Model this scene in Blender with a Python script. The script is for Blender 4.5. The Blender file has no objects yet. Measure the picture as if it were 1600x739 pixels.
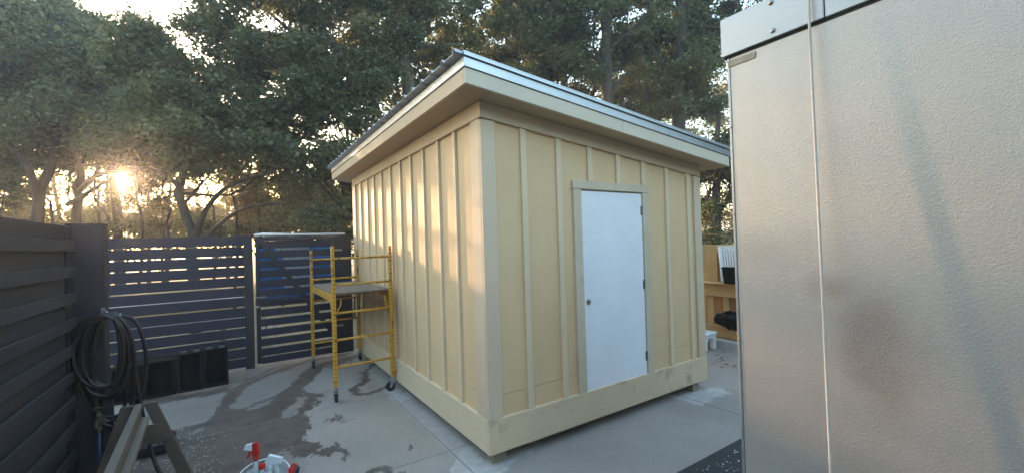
import bpy, bmesh, math, random
import numpy as np
from mathutils import Vector, Matrix
R_ = math.radians
sc = bpy.context.scene
C = sc.collection

# ------------------------------------------------------------------ camera
YAW, PITCH, ROLL, FPX, CAMH = 0.5831, 0.0127, -0.031, 653.83, 1.9167
def cam_axes():
    cy, sy, cp, sp = math.cos(YAW), math.sin(YAW), math.cos(PITCH), math.sin(PITCH)
    F = Vector((sy*cp, cy*cp, sp)); Rt = Vector((cy, -sy, 0)); U = Rt.cross(F)
    c, s = math.cos(ROLL), math.sin(ROLL)
    return c*Rt + s*U, -s*Rt + c*U, F
CR, CU, CF = cam_axes()
cam_d = bpy.data.cameras.new('camera'); cam = bpy.data.objects.new('camera', cam_d); C.objects.link(cam)
cam_d.sensor_width = 36; cam_d.sensor_fit = 'HORIZONTAL'; cam_d.lens = FPX/1600*36
cam_d.clip_start = .05; cam_d.clip_end = 4000
M = Matrix((CR, CU, -CF)).transposed().to_4x4(); M.translation = (0, 0, CAMH); cam.matrix_world = M
sc.camera = cam
def at(u, v, D):                    # a world point at forward distance D seen at a photo pixel
    p = Vector((0, 0, CAMH)) + D*(CF + (u-800)/FPX*CR - (v-369.5)/FPX*CU)
    return np.array(p)
def gnd(u, v, z=0):                 # ground point
    d = CF + (u-800)/FPX*CR - (v-369.5)/FPX*CU
    t = (z-CAMH)/d.z
    return np.array((d.x*t, d.y*t))

# ------------------------------------------------------------------ light
SUN_EL, SUN_AZ = R_(7.39), R_(-9.62)           # azimuth from +Y towards +X
SUN = Vector((math.sin(SUN_AZ)*math.cos(SUN_EL), math.cos(SUN_AZ)*math.cos(SUN_EL), math.sin(SUN_EL)))
w = bpy.data.worlds.new('World'); sc.world = w; w.use_nodes = True
nt = w.node_tree; bg = nt.nodes['Background']
sky = nt.nodes.new('ShaderNodeTexSky'); sky.sky_type = 'NISHITA'; sky.sun_disc = False
sky.sun_elevation = SUN_EL; sky.sun_rotation = SUN_AZ
sky.air_density = 1.4; sky.dust_density = 1.6; sky.ozone_density = 1.9
nt.links.new(sky.outputs[0], bg.inputs[0]); bg.inputs[1].default_value = 0.15
sd = bpy.data.lights.new('sun', 'SUN'); so = bpy.data.objects.new('sun_lamp', sd); C.objects.link(so)
sd.energy = 2.1; sd.angle = R_(1.2); sd.color = (1.0, 0.62, 0.34)
so.rotation_euler = SUN.to_track_quat('Z', 'Y').to_euler()
sc.view_settings.view_transform = 'Standard'; sc.view_settings.look = 'None'
sc.view_settings.exposure = 3.48; sc.view_settings.gamma = 1.0
sc.cycles.use_denoising = True; sc.cycles.denoising_prefilter = 'ACCURATE'; sc.cycles.denoising_input_passes = 'RGB_ALBEDO_NORMAL'
sc.cycles.use_adaptive_sampling = False; sc.cycles.sample_clamp_indirect = 2.0; sc.cycles.max_bounces = 6; sc.cycles.transparent_max_bounces = 8; sc.cycles.volume_bounces = 0
rng = np.random.default_rng(7); random.seed(7)

# ------------------------------------------------------------------ mesh helpers
class MB:
    def __init__(s): s.v = []; s.f = []
    def add(s, vs, fs):
        o = len(s.v); s.v += [tuple(map(float, p)) for p in vs]; s.f += [tuple(i+o for i in f) for f in fs]; return s
    def box(s, x0, x1, y0, y1, z0, z1):
        return s.hexa([(x0,y0,z0),(x1,y0,z0),(x1,y1,z0),(x0,y1,z0)], [(x0,y0,z1),(x1,y0,z1),(x1,y1,z1),(x0,y1,z1)])
    def hexa(s, b, t):
        return s.add(list(b)+list(t), [(3,2,1,0),(4,5,6,7),(0,1,5,4),(1,2,6,5),(2,3,7,6),(3,0,4,7)])
    def beam(s, a, b, wd, ht, up=(0,0,1), shift=(0,0)):
        a = Vector(a); b = Vector(b); d = (b-a).normalized(); up = Vector(up)
        sx = d.cross(up).normalized(); uy = sx.cross(d).normalized()
        o = sx*shift[0]+uy*shift[1]
        q = [sx*-wd/2+uy*-ht/2, sx*wd/2+uy*-ht/2, sx*wd/2+uy*ht/2, sx*-wd/2+uy*ht/2]
        return s.hexa([a+o+k for k in q], [b+o+k for k in q])
    def tube(s, pts, rad, n=8, caps=True):
        v, f = tube_np(np.array(pts, float), rad, n, caps); return s.add(v, f)
    def lathe(s, prof, cen=(0,0,0), n=20, axis=None):
        vs = []; fs = []; m = len(prof)
        for r, z in prof:
            for k in range(n):
                a = 2*math.pi*k/n; vs.append(Vector((r*math.cos(a), r*math.sin(a), z)))
        for i in range(m-1):
            for k in range(n):
                fs.append((i*n+k, i*n+(k+1) % n, (i+1)*n+(k+1) % n, (i+1)*n+k))
        if axis is not None:
            q = Vector(axis).to_track_quat('Z', 'Y'); vs = [q @ p for p in vs]
        return s.add([p+Vector(cen) for p in vs], fs)
    def prism(s, poly, axis, a, b):     # poly in the two other axes, extruded along axis
        def mk(p, t):
            return {0: (t, p[0], p[1]), 1: (p[0], t, p[1]), 2: (p[0], p[1], t)}[axis]
        n = len(poly)
        return s.add([mk(p, a) for p in poly]+[mk(p, b) for p in poly],
                     [tuple(range(n))[::-1], tuple(range(n, 2*n))]+[(i, (i+1) % n, n+(i+1) % n, n+i) for i in range(n)])
    def build(s, name, mat, parent=None, bevel=0, smooth=False, seg=1, loc=None):
        org = Vector(loc) if loc is not None else (wloc(parent) if parent else Vector((0,0,0)))
        me = bpy.data.meshes.new(name)
        me.from_pydata([tuple(Vector(p)-org) for p in s.v], [], s.f); me.update()
        bm = bmesh.new(); bm.from_mesh(me)
        bmesh.ops.recalc_face_normals(bm, faces=bm.faces)
        if bevel: bmesh.ops.bevel(bm, geom=list(bm.edges), offset=bevel, segments=seg, profile=.6, affect='EDGES', clamp_overlap=True)
        bm.to_mesh(me); bm.free()
        if smooth: me.shade_smooth()
        me.materials.append(mat)
        o = bpy.data.objects.new(name, me); C.objects.link(o)
        if parent: o.parent = parent; o.location = org - wloc(parent)
        else: o.location = org
        return o
def wloc(o):
    p = Vector(o.location)
    while o.parent: o = o.parent; p += Vector(o.location)
    return p
def tube_np(P, rad, n=8, caps=True):
    m = len(P); rad = np.broadcast_to(np.asarray(rad, float), (m,))
    T = np.gradient(P, axis=0) if m > 2 else np.repeat((P[1]-P[0])[None], m, 0)
    T /= np.linalg.norm(T, axis=1, keepdims=True)+1e-9
    ref = np.array((.3, .2, .93)) if abs(T[:, 2]).mean() < .8 else np.array((.93, .3, .1))
    X = np.cross(T, ref); X /= np.linalg.norm(X, axis=1, keepdims=True)+1e-9
    Y = np.cross(T, X)
    a = np.arange(n)*2*np.pi/n
    V = (P[:, None]+rad[:, None, None]*(np.cos(a)[None, :, None]*X[:, None]+np.sin(a)[None, :, None]*Y[:, None])).reshape(-1, 3)
    F = [(i*n+k, i*n+(k+1) % n, (i+1)*n+(k+1) % n, (i+1)*n+k) for i in range(m-1) for k in range(n)]
    if caps: F += [tuple(range(n))[::-1], tuple((m-1)*n+k for k in range(n))]
    return V, F
def spline(pts, n):
    P = np.array(pts, float); m = len(P); out = []
    Q = np.vstack([2*P[0]-P[1], P, 2*P[-1]-P[-2]])
    for t in np.linspace(0, m-1-1e-6, n):
        i = int(t); f = t-i; p0, p1, p2, p3 = Q[i:i+4]
        out.append(.5*((2*p1)+(-p0+p2)*f+(2*p0-5*p1+4*p2-p3)*f*f+(-p0+3*p1-3*p2+p3)*f**3))
    return np.array(out)
def thing(name, label, cat, loc=(0,0,0), group=None, rz=0):
    o = bpy.data.objects.new(name, None); C.objects.link(o); o.location = loc; o.rotation_euler[2] = rz
    o.empty_display_size = .1
    return tag(o, label, cat, group)
def tag(o, label=None, cat=None, group=None, kind=None):
    if label: o['label'] = label
    if cat: o['category'] = cat
    if group: o['group'] = group
    if kind: o['kind'] = kind
    return o
def copy_part(o, parent, loc):
    c = o.copy(); C.objects.link(c); c.parent = parent; c.location = Vector(loc)
    for ch in o.children:
        k = ch.copy(); C.objects.link(k); k.parent = c
    return c

# ------------------------------------------------------------------ materials
class NT:
    def __init__(s, name):
        s.m = bpy.data.materials.new(name); s.m.use_nodes = True; s.t = s.m.node_tree
        s.b = s.t.nodes['Principled BSDF']; s.out = s.t.nodes['Material Output']
        tc = s.t.nodes.new('ShaderNodeTexCoord'); oi = s.t.nodes.new('ShaderNodeObjectInfo')
        ad = s.t.nodes.new('ShaderNodeVectorMath'); ad.operation = 'ADD'
        mu = s.t.nodes.new('ShaderNodeVectorMath'); mu.operation = 'SCALE'
        cb = s.t.nodes.new('ShaderNodeCombineXYZ')
        for k in range(3): s.l(oi.outputs['Random'], cb.inputs[k])
        s.l(cb.outputs[0], mu.inputs[0]); mu.inputs['Scale'].default_value = 37.0
        s.l(tc.outputs['Object'], ad.inputs[0]); s.l(mu.outputs[0], ad.inputs[1])
        s.co = ad.outputs[0]; s.obj = tc.outputs['Object']; s.rand = oi.outputs['Random']
    def l(s, a, b): s.t.links.new(a, b)
    def node(s, ty, **k):
        n = s.t.nodes.new(ty)
        for a, v in k.items(): setattr(n, a, v)
        return n
    def mapv(s, scale, src=None):
        n = s.node('ShaderNodeMapping'); n.inputs['Scale'].default_value = scale; s.l(src or s.co, n.inputs[0]); return n.outputs[0]
    def noise(s, scale, detail=4, rough=.55, vec=None, dist=0):
        n = s.node('ShaderNodeTexNoise'); n.inputs['Scale'].default_value = scale; n.inputs['Detail'].default_value = detail
        n.inputs['Roughness'].default_value = rough; n.inputs['Distortion'].default_value = dist
        s.l(vec or s.co, n.inputs['Vector']); return n.outputs[0]
    def ramp(s, src, stops):
        n = s.node('ShaderNodeValToRGB'); e = n.color_ramp.elements
        while len(e) < len(stops): e.new(.5)
        for k, (p, c) in enumerate(stops):
            e[k].position = p; e[k].color = (c, c, c, 1) if isinstance(c, (int, float)) else (*c, 1)
        s.l(src, n.inputs[0]); return n.outputs[0]
    def mix(s, fac, a, b, mode='MIX'):
        n = s.node('ShaderNodeMix', data_type='RGBA', blend_type=mode)
        for sock, val in ((n.inputs[0], fac), (n.inputs[6], a), (n.inputs[7], b)):
            if hasattr(val, 'links'): s.l(val, sock)
            elif isinstance(val, (int, float)): sock.default_value = val if sock.type == 'VALUE' else (val, val, val, 1)
            else: sock.default_value = (*val, 1)
        return n.outputs[2]
    def math(s, op, a, b=0, clamp=False):
        n = s.node('ShaderNodeMath', operation=op, use_clamp=clamp)
        for i, v in enumerate((a, b)):
            if hasattr(v, 'links'): s.l(v, n.inputs[i])
            else: n.inputs[i].default_value = v
        return n.outputs[0]
    def bump(s, h, strength=.3, dist=.01, base=None):
        n = s.node('ShaderNodeBump'); n.inputs['Strength'].default_value = strength; n.inputs['Distance'].default_value = dist
        s.l(h, n.inputs['Height'])
        if base: s.l(base, n.inputs['Normal'])
        s.l(n.outputs[0], s.b.inputs['Normal']); return n.outputs[0]
    def set(s, **k):
        for a, v in k.items():
            i = s.b.inputs[a.replace('_', ' ')]
            if hasattr(v, 'links'): s.l(v, i)
            elif isinstance(v, tuple): i.default_value = (*v, 1) if len(v) == 3 else v
            else: i.default_value = v
        return s
def painted(name, col, axis=2, rough=.6, grain=.12, dirt=.25, dirtcol=(.25,.22,.16), bump=.25):
    t = NT(name); sc_ = [60, 60, 60]; sc_[axis] = 2.5
    g = t.noise(1.0, 5, .6, t.mapv(sc_))
    m = t.noise(1.4, 5, .6)
    c = t.mix(t.ramp(m, [(.3, 0), (.75, 1)]), tuple(k*(1-grain) for k in col), tuple(min(1, k*(1+grain*.6)) for k in col))
    c = t.mix(t.math('MULTIPLY', t.ramp(g, [(.45, 0), (.8, 1)]), .25), c, tuple(k*.8 for k in col))
    sk = [7, 7, 7]; sk[axis] = .5
    c = t.mix(t.math('MULTIPLY', t.ramp(t.noise(1, 4, .6, t.mapv(sk)), [(.35, 0), (.7, 1)]), .35), c, tuple(k*.86 for k in col))
    d = t.noise(3.3, 8, .72, dist=.4)
    c = t.mix(t.math('MULTIPLY', t.ramp(d, [(.60-.05*(dirt > .7), 0), (.76-.04*(dirt > .7), 1)]), dirt), c, dirtcol)
    t.set(Base_Color=c, Roughness=rough, Specular_IOR_Level=.25 if max(col) < .1 else .5); t.bump(g, bump, .003); return t.m
def simple(name, col, rough=.5, metal=0, var=.15, scale=8, bump=0, **kw):
    t = NT(name); n = t.noise(scale, 6, .6)
    c = t.mix(t.ramp(n, [(.3, 0), (.7, 1)]), tuple(k*(1-var) for k in col), tuple(min(1, k*(1+var)) for k in col))
    t.set(Base_Color=c, Roughness=rough, Metallic=metal, **kw)
    if bump: t.bump(t.noise(scale*6, 4), bump, .004)
    return t.m
def worn(name, col, under, rough=.5, amount=.5, metal=0, scale=14):
    t = NT(name); n = t.noise(scale, 9, .72, dist=.3)
    m = t.ramp(n, [(amount, 0), (amount+.06, 1)])
    c = t.mix(t.ramp(t.noise(4, 4), [(.3, 0), (.7, 1)]), tuple(k*.85 for k in col), col)
    t.set(Base_Color=t.mix(m, c, under), Roughness=t.math('ADD', t.math('MULTIPLY', m, .25), rough), Metallic=metal)
    t.bump(n, .25, .003); return t.m
MAT = {}
MAT['siding'] = painted('siding_paint', (.71, .485, .272), 2, .65, .08, .08, (.5, .36, .2))
MAT['batten'] = painted('batten_paint', (.73, .55, .36), 2, .6, .08, .12, (.45, .36, .24))
MAT['fascia'] = painted('fascia_paint', (.66, .55, .42), 0, .62, .10, .35, (.34, .29, .22))
MAT['frieze'] = painted('frieze_paint', (.60, .45, .30), 0, .62, .08, .10, (.34, .29, .22))
MAT['trim'] = painted('trim_paint', (.67, .50, .345), 2, .6, .10, .18, (.36, .32, .24))
MAT['trim_x'] = painted('trim_paint_x', (.62, .46, .30), 0, .6, .10, .30, (.30, .26, .19))
MAT['trim_y'] = painted('trim_paint_y', (.62, .46, .30), 1, .6, .10, .15, (.36, .32, .24))
MAT['skirt_x'] = painted('skirt_paint_x', (.69, .51, .33), 0, .62, .10, .75, (.16, .14, .10))
MAT['skirt_y'] = painted('skirt_paint_y', (.72, .56, .37), 1, .62, .08, .12, (.30, .27, .2))
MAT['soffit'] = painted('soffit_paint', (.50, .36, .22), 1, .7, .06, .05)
MAT['door'] = simple('door_paint', (.80, .78, .79), .38, 0, .035, 3)
MAT['jamb'] = painted('jamb_wood', (.60, .48, .345), 2, .7, .15, .5, (.16, .13, .1))
MAT['galv'] = simple('galvanised_steel', (.50, .51, .53), .42, .9, .06, 5, .04)
MAT['roofmetal'] = simple('roof_steel', (.42, .44, .48), .42, .8, .08, 4, .04)
MAT['hinge'] = simple('hinge_steel', (.30, .29, .28), .4, .9, .1, 20)
MAT['dark_hole'] = simple('dark_hole', (.012, .011, .01), .9)
MAT['brass'] = simple('brass', (.08, .065, .04), .6, .5)
MAT['knobring'] = simple('knob_ring', (.62, .60, .56), .35, .9)
MAT['knobbore'] = simple('knob_bore', (.16, .11, .07), .8)
MAT['fence'] = painted('fence_paint', (.032, .033, .052), 0, .55, .22, .15, (.05, .05, .055), .35)
MAT['fence_y'] = painted('fence_paint_left', (.045, .046, .052), 1, .5, .25, .3, (.06, .06, .062), .35)
MAT['fence_z'] = painted('fence_paint_post', (.032, .032, .040), 2, .5, .22, .15, (.05, .05, .055), .35)
MAT['yellow'] = worn('scaffold_yellow', (.62, .31, .03), (.07, .035, .02), .5, .56, 0, 16)
MAT['yellow_worn'] = worn('scaffold_yellow_worn', (.58, .31, .045), (.055, .035, .025), .55, .53, 0, 22)
MAT['plywood'] = worn('deck_plywood', (.21, .165, .12), (.09, .07, .05), .7, .55, 0, 9)
MAT['rubber'] = simple('black_rubber', (.018, .018, .019), .55, 0, .3, 30, .15)
MAT['caster_metal'] = simple('caster_zinc', (.42, .43, .44), .4, .85, .15, 30)
MAT['orange'] = simple('orange_lever', (.55, .12, .03), .5)
MAT['blackplastic'] = simple('black_plastic', (.006, .006, .007), .65, 0, .3, 14, .1, Specular_IOR_Level=.2)
MAT['hose'] = simple('hose_rubber', (.007, .007, .008), .42, 0, .3, 25, .06)
MAT['oldwood'] = painted('old_lumber', (.145, .118, .09), 1, .75, .3, .55, (.09, .07, .055), .6)
MAT['oldwood_z'] = painted('old_lumber_leg', (.10, .072, .052), 2, .75, .3, .4, (.06, .05, .04), .6)
MAT['pine'] = painted('fence_pine', (.52, .34, .15), 2, .65, .22, .3, (.30, .18, .07), .4)
MAT['pine_y'] = painted('rack_pine', (.55, .37, .17), 1, .65, .2, .3, (.28, .17, .07), .4)
MAT['whiteplastic'] = simple('white_plastic', (.70, .72, .73), .4, 0, .04, 6)
MAT['redplastic'] = simple('red_plastic', (.50, .025, .02), .35)
MAT['blueplastic'] = simple('blue_label', (.03, .12, .42), .35)
MAT['bluepipe'] = simple('blue_pipe', (.008, .02, .06), .5)
MAT['kerb'] = simple('kerb_concrete', (.40, .40, .39), .85, 0, .15, 5, .3)
MAT['block'] = painted('block_wood', (.30, .25, .17), 2, .8, .2, .5)
MAT['tape'] = simple('tape_residue', (.30, .26, .19), .7, 0, .25, 40)
MAT['cord'] = simple('cord_nylon', (.52, .46, .40), .7, 0, .1, 60, .3)
MAT['cartblue'] = simple('banner_blue', (.07, .25, .56), .5)
def thin_cloth(m, col, f=.6):
    t = m.node_tree; tr = t.nodes.new('ShaderNodeBsdfTranslucent'); tr.inputs[0].default_value = (*col, 1); mx = t.nodes.new('ShaderNodeMixShader'); mx.inputs[0].default_value = f
    t.links.new(t.nodes['Principled BSDF'].outputs[0], mx.inputs[1]); t.links.new(tr.outputs[0], mx.inputs[2]); t.links.new(mx.outputs[0], t.nodes['Material Output'].inputs[0])
thin_cloth(MAT['cartblue'], (.10, .30, .62))
MAT['cartwhite'] = simple('cart_white', (.72, .72, .72), .4, 0, .03)
def clear_plastic(name, col):
    t = NT(name); t.set(Base_Color=col, Roughness=.12, Transmission_Weight=.75, IOR=1.3); return t.m
MAT['clear'] = clear_plastic('clear_plastic', (.86, .89, .92))
def bark(name, col):
    t = NT(name); n = t.noise(1.0, 6, .65, t.mapv((14, 14, 3.0)), .6)
    t.set(Base_Color=t.mix(t.ramp(n, [(.35, 0), (.65, 1)]), tuple(k*.55 for k in col), tuple(k*1.25 for k in col)), Roughness=.9)
    t.bump(n, .7, .03); return t.m
MAT['bark'] = bark('bark_oak', (.05, .04, .033)); MAT['bark_pale'] = bark('bark_pale', (.15, .135, .115))
def leaf(name, cols, transl=.35):
    t = NT(name); g = t.node('ShaderNodeNewGeometry')
    c = t.ramp(g.outputs['Random Per Island'], [(0, cols[0]), (.5, cols[1]), (1, cols[2])])
    n = t.noise(.55, 3, .5)
    c = t.mix(t.math('MULTIPLY', t.ramp(n, [(.4, 0), (.65, 1)]), .55), c, cols[3])
    t.set(Base_Color=c, Roughness=.5, Specular_IOR_Level=.35)
    tr = t.node('ShaderNodeBsdfTranslucent'); mx = t.node('ShaderNodeMixShader'); mx.inputs[0].default_value = transl
    t.l(t.mix(1.0, c, (1.3, 1.25, .55), 'MULTIPLY'), tr.inputs[0])
    t.l(t.b.outputs[0], mx.inputs[1]); t.l(tr.outputs[0], mx.inputs[2]); t.l(mx.outputs[0], t.out.inputs[0]); return t.m
MAT['leaf_oak'] = leaf('leaf_oak', [(.055, .066, .038), (.115, .13, .072), (.19, .20, .11), (.09, .092, .055)])
MAT['leaf_mid'] = leaf('leaf_mid', [(.05, .062, .032), (.10, .12, .054), (.155, .175, .075), (.12, .105, .052)])
MAT['leaf_dark'] = leaf('leaf_dark', [(.040, .058, .036), (.055, .078, .045), (.07, .092, .052), (.045, .058, .038)], .25)
MAT['leaf_gold'] = leaf('leaf_gold', [(.085, .08, .025), (.11, .095, .028), (.14, .105, .028), (.07, .075, .03)], .45)

# ------------------------------------------------------------------ ground and yard
def inpoly(P, poly):
    x, y = P[:, 0], P[:, 1]; r = np.zeros(len(P), bool); n = len(poly); j = n-1
    for i in range(n):
        xi, yi = poly[i]; xj, yj = poly[j]
        c = ((yi > y) != (yj > y)) & (x < (xj-xi)*(y-yi)/(yj-yi+1e-12)+xi); r ^= c; j = i
    return r
_ph = rng.uniform(0, 6.28, (40, 2)); _k = rng.normal(0, 1, (40, 2)); _k *= (2.0*1.16**np.arange(40))[:, None]/np.linalg.norm(_k, axis=1, keepdims=True)
def wob(P, s):
    o = np.zeros_like(P)
    for i in range(34):
        d = P@_k[i]; a = .10/(1+i*.22)
        o[:, 0] += a*np.sin(d+_ph[i, 0]); o[:, 1] += a*np.sin(d*1.1+_ph[i, 1]+1)
    return P+o*s
def seg_d(P, pts):
    best = np.full(len(P), 9.)
    for a, b in zip(pts[:-1], pts[1:]):
        ab = b-a; t = np.clip(((P-a)@ab)/(ab@ab+1e-12), 0, 1); best = np.minimum(best, np.linalg.norm(P-(a+t[:, None]*ab), axis=1))
    return best
G = lambda L: np.array([gnd(*p) for p in L])
wet_polys = [G(l) for l in (
    [(335,652),(350,638),(375,632),(412,636),(440,632),(452,640),(462,650),(486,652),(494,668),(480,680),(470,692),(440,700),(425,715),(415,760),(190,760),(225,690),(262,668),(305,660)],
    [(432,706),(458,692),(482,687),(505,693),(512,708),(524,714),(490,722),(440,728)],
    [(200,622),(240,622),(300,612),(345,604),(352,612),(300,620),(235,634),(205,644)],
    [(560,735),(580,730),(592,742),(560,745)], [(602,733),(614,731),(616,745),(600,745)],
    [(532,658),(544,656),(544,662),(534,663)], [(590,683),(612,682),(614,690),(602,693)])]
dry_polys = [G(l) for l in ([(296,675),(312,668),(327,662),(326,666),(310,673)], [(440,653),(452,640),(478,636),(477,646),(468,655),(455,656)])]
darker_poly = G([(200, 600), (360, 580), (545, 553), (500, 590), (490, 640), (470, 690), (450, 760), (150, 760)])  # left part of the yard, toned part way darker through the wet attribute
strokes = [(G(l), wd) for l, wd in (
    ([(560,556),(530,564),(500,577),(478,592),(464,608),(452,624),(436,640),(418,655)], .16),
    ([(478,609),(488,622),(486,640),(480,660)], .055),
    ([(545,551),(500,560),(450,574),(410,588),(380,600),(360,610),(352,622),(360,640)], .075),
    ([(540,553),(470,566),(420,578),(370,598)], .03),
    ([(462,611),(430,620),(405,630),(375,640)], .035),
    ([(592,567),(574,580),(562,596),(549,607),(562,615),(582,614),(602,605)], .045))]
pale_polys = [G(l) for l in (
    [(706,702),(735,692),(765,716),(800,702),(838,688),(846,700),(822,714),(800,730),(780,760),(720,760),(696,716)],
    [(1035,622),(1085,606),(1118,600),(1142,612),(1112,619),(1096,629),(1062,626)],
    [(598,612),(614,604),(640,618),(622,628),(604,622)])]
def slab_mesh(name, x0, x1, y0, y1, step, mat, parent):
    g = .004; x0 += g; x1 -= g; y0 += g; y1 -= g
    nx = max(2, int((x1-x0)/step)+1); ny = max(2, int((y1-y0)/step)+1)
    X, Y = np.meshgrid(np.linspace(x0, x1, nx), np.linspace(y0, y1, ny))
    P = np.stack([X.ravel(), Y.ravel()], 1)
    wet = np.zeros(len(P)); pale = np.zeros(len(P)); Q = wob(P, .42); Q2 = wob(P, .8)
    for k, p in enumerate(wet_polys): wet[inpoly(Q2 if k in (1, 5, 6) else Q, p)] = 1
    for p in dry_polys: wet[inpoly(Q, p)] = 0
    for s, wd in strokes:
        d = seg_d(Q, s); wet = np.maximum(wet, np.clip((wd-d)/.02+.5, 0, 1))
    wet = np.maximum(wet, .42*np.clip(sum(inpoly(wob(P, .6)+o, darker_poly) for o in ((0, 0), (.06, .02), (-.05, .05), (.03, -.07), (-.06, -.04)))/5., 0, 1)*(wet < .42))
    for p in pale_polys: pale[inpoly(Q, p)] = 1
    pale = np.maximum(pale, .45*((P[:, 0] > 1.60) & (P[:, 0] < 1.9) & (P[:, 1] > 3)))
    n = len(P); V = np.zeros((n+4, 3)); V[:n, :2] = P
    idx = np.arange(n).reshape(ny, nx)
    F = np.stack([idx[:-1, :-1], idx[:-1, 1:], idx[1:, 1:], idx[1:, :-1]], -1).reshape(-1, 4)
    V[n:] = [(x0, y0, -.09), (x1, y0, -.09), (x1, y1, -.09), (x0, y1, -.09)]
    rim = [[idx[0, 0], idx[0, -1]], [idx[0, -1], idx[-1, -1]], [idx[-1, -1], idx[-1, 0]], [idx[-1, 0], idx[0, 0]]]
    faces = F.tolist()+[[b, a, n+i, n+(i+1) % 4] for i, (a, b) in enumerate(rim)]
    me = bpy.data.meshes.new(name); me.from_pydata(V.tolist(), [], faces)
    for nm, arr in (('wet', wet), ('pale', pale)):
        a = me.attributes.new(nm, 'FLOAT', 'POINT'); a.data.foreach_set('value', np.concatenate([arr, np.full(4, 1.0 if nm == 'wet' else 0.0)]))
    me.materials.append(mat); o = bpy.data.objects.new(name, me); C.objects.link(o); o.parent = parent; return o
def concrete():
    t = NT('yard_concrete')
    big = t.noise(.9, 5, .6, t.obj); mid = t.noise(5, 8, .68, t.obj, .5); fine = t.noise(70, 5, .6, t.obj)
    c = t.mix(t.ramp(big, [(.3, 0), (.7, 1)]), (.245, .21, .182), (.33, .285, .245))
    c = t.mix(t.math('MULTIPLY', t.ramp(mid, [(.5, 0), (.74, 1)]), .55), c, (.235, .21, .185))
    c = t.mix(t.math('MULTIPLY', t.ramp(fine, [(.35, 0), (.7, 1)]), .25), c, (.45, .43, .41))
    spk = t.noise(26, 4, .7, t.obj)
    c = t.mix(t.math('MULTIPLY', t.ramp(spk, [(.66, 0), (.72, 1)]), .5), c, (.55, .54, .52))
    pa = t.node('ShaderNodeAttribute', attribute_name='pale'); wa = t.node('ShaderNodeAttribute', attribute_name='wet')
    pf = t.math('MULTIPLY', pa.outputs['Fac'], t.ramp(t.noise(9, 6, .65, t.obj), [(.28, .25), (.6, 1)]))
    c = t.mix(t.math('MULTIPLY', pf, .5), c, (.58, .57, .55))
    wf = t.math('MULTIPLY', wa.outputs['Fac'], t.ramp(t.noise(7, 7, .7, t.obj), [(.25, .78), (.55, 1)]))
    mud = t.math('MULTIPLY', t.ramp(t.noise(2.2, 7, .62, t.obj, .8), [(.42, 0), (.68, 1)]), .8)
    c = t.mix(wf, c, t.mix(mud, t.mix(1, c, (.27, .24, .22), 'MULTIPLY'), (.115, .10, .088)))
    t.set(Base_Color=c, Roughness=t.mix(wf, .85, .55), Specular_IOR_Level=.3)
    t.bump(t.math('ADD', t.math('MULTIPLY', mid, .6), fine), .22, .006); return t.m
MAT['concrete'] = concrete()
def soil():
    t = NT('soil'); a = t.noise(.35, 6, .65, t.obj); b = t.noise(6, 8, .7, t.obj)
    c = t.mix(t.ramp(a, [(.35, 0), (.65, 1)]), (.20, .165, .11), (.12, .115, .055))
    c = t.mix(t.math('MULTIPLY', t.ramp(b, [(.45, 0), (.7, 1)]), .5), c, (.30, .25, .17))
    t.set(Base_Color=c, Roughness=.95); t.bump(b, .6, .05); return t.m
MAT['soil'] = soil()
g_ = MB().add([(-400,-400,-.10),(400,-400,-.10),(400,400,-.10),(-400,400,-.10)], [(0,1,2,3)]).build('ground', MAT['soil']); tag(g_, kind='structure')
yard = bpy.data.objects.new('concrete_yard', None); C.objects.link(yard); tag(yard, kind='structure')
xs = [-4.62, -1.5, 1.62, 4.45, 7.25]; ys = [-3.7, -.04, 1.79, 3.62, 5.45, 7.0, 8.25]
for i in range(len(xs)-1):
    for j in range(len(ys)-1):
        near = (xs[i] < 1.7) and xs[i] > -2 and ys[j] > 1.7
        slab_mesh('concrete_slab', xs[i], xs[i+1], ys[j], ys[j+1], .014 if near else .03, MAT['concrete'], yard)
kb = MB().box(6.86, 7.02, 2.0, 9.5, -.09, .14).build('concrete_kerb', MAT['kerb'], bevel=.015); tag(kb, kind='structure')

# loose grit and crumbs on the slab
gm = MB()
for k in range(330):
    u = random.gauss(285, 38) if k < 300 else random.uniform(230, 640); v = random.uniform(668, 745) if k < 300 else random.uniform(640, 739)
    x, y = gnd(u, v); s = random.uniform(.002, .006) * (1.1 if k < 300 else .7); a = random.uniform(0, 3.14)
    ca, sa = math.cos(a), math.sin(a); L = s*random.uniform(1, 2.6)
    q = [(x+ca*L*p-sa*s*r, y+sa*L*p+ca*s*r) for p, r in ((-1, -.6), (.8, -1), (1, .7), (-.7, 1))]
    gm.hexa([(*p, .0015) for p in q], [(x+(p[0]-x)*.7, y+(p[1]-y)*.7, .0015+s*.9) for p in q])
go = gm.build('concrete_grit', simple('grit', (.33, .31, .29), .9, 0, .3, 90)); tag(go, 'pale grit and crumbs scattered over the wet concrete', kind='stuff')
lm = MB()
for k in range(16):
    u, v = random.choice([(1125, 560), (1120, 548), (1140, 566)]); x, y = gnd(u+random.uniform(-18, 18), v+random.uniform(-6, 8)); a = random.uniform(0, 6); s = .03
    lm.add([(x+s*math.cos(a), y+s*math.sin(a), .004), (x-s*.4*math.sin(a), y+s*.4*math.cos(a), .012), (x-s*math.cos(a), y-s*math.sin(a), .004), (x+s*.4*math.sin(a), y-s*.4*math.cos(a), .010)], [(0, 1, 2, 3)])
tag(lm.build('fallen_leaves', simple('dead_leaf', (.17, .09, .04), .8)), 'brown fallen leaves on the slab by the kerb', kind='stuff')

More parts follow.
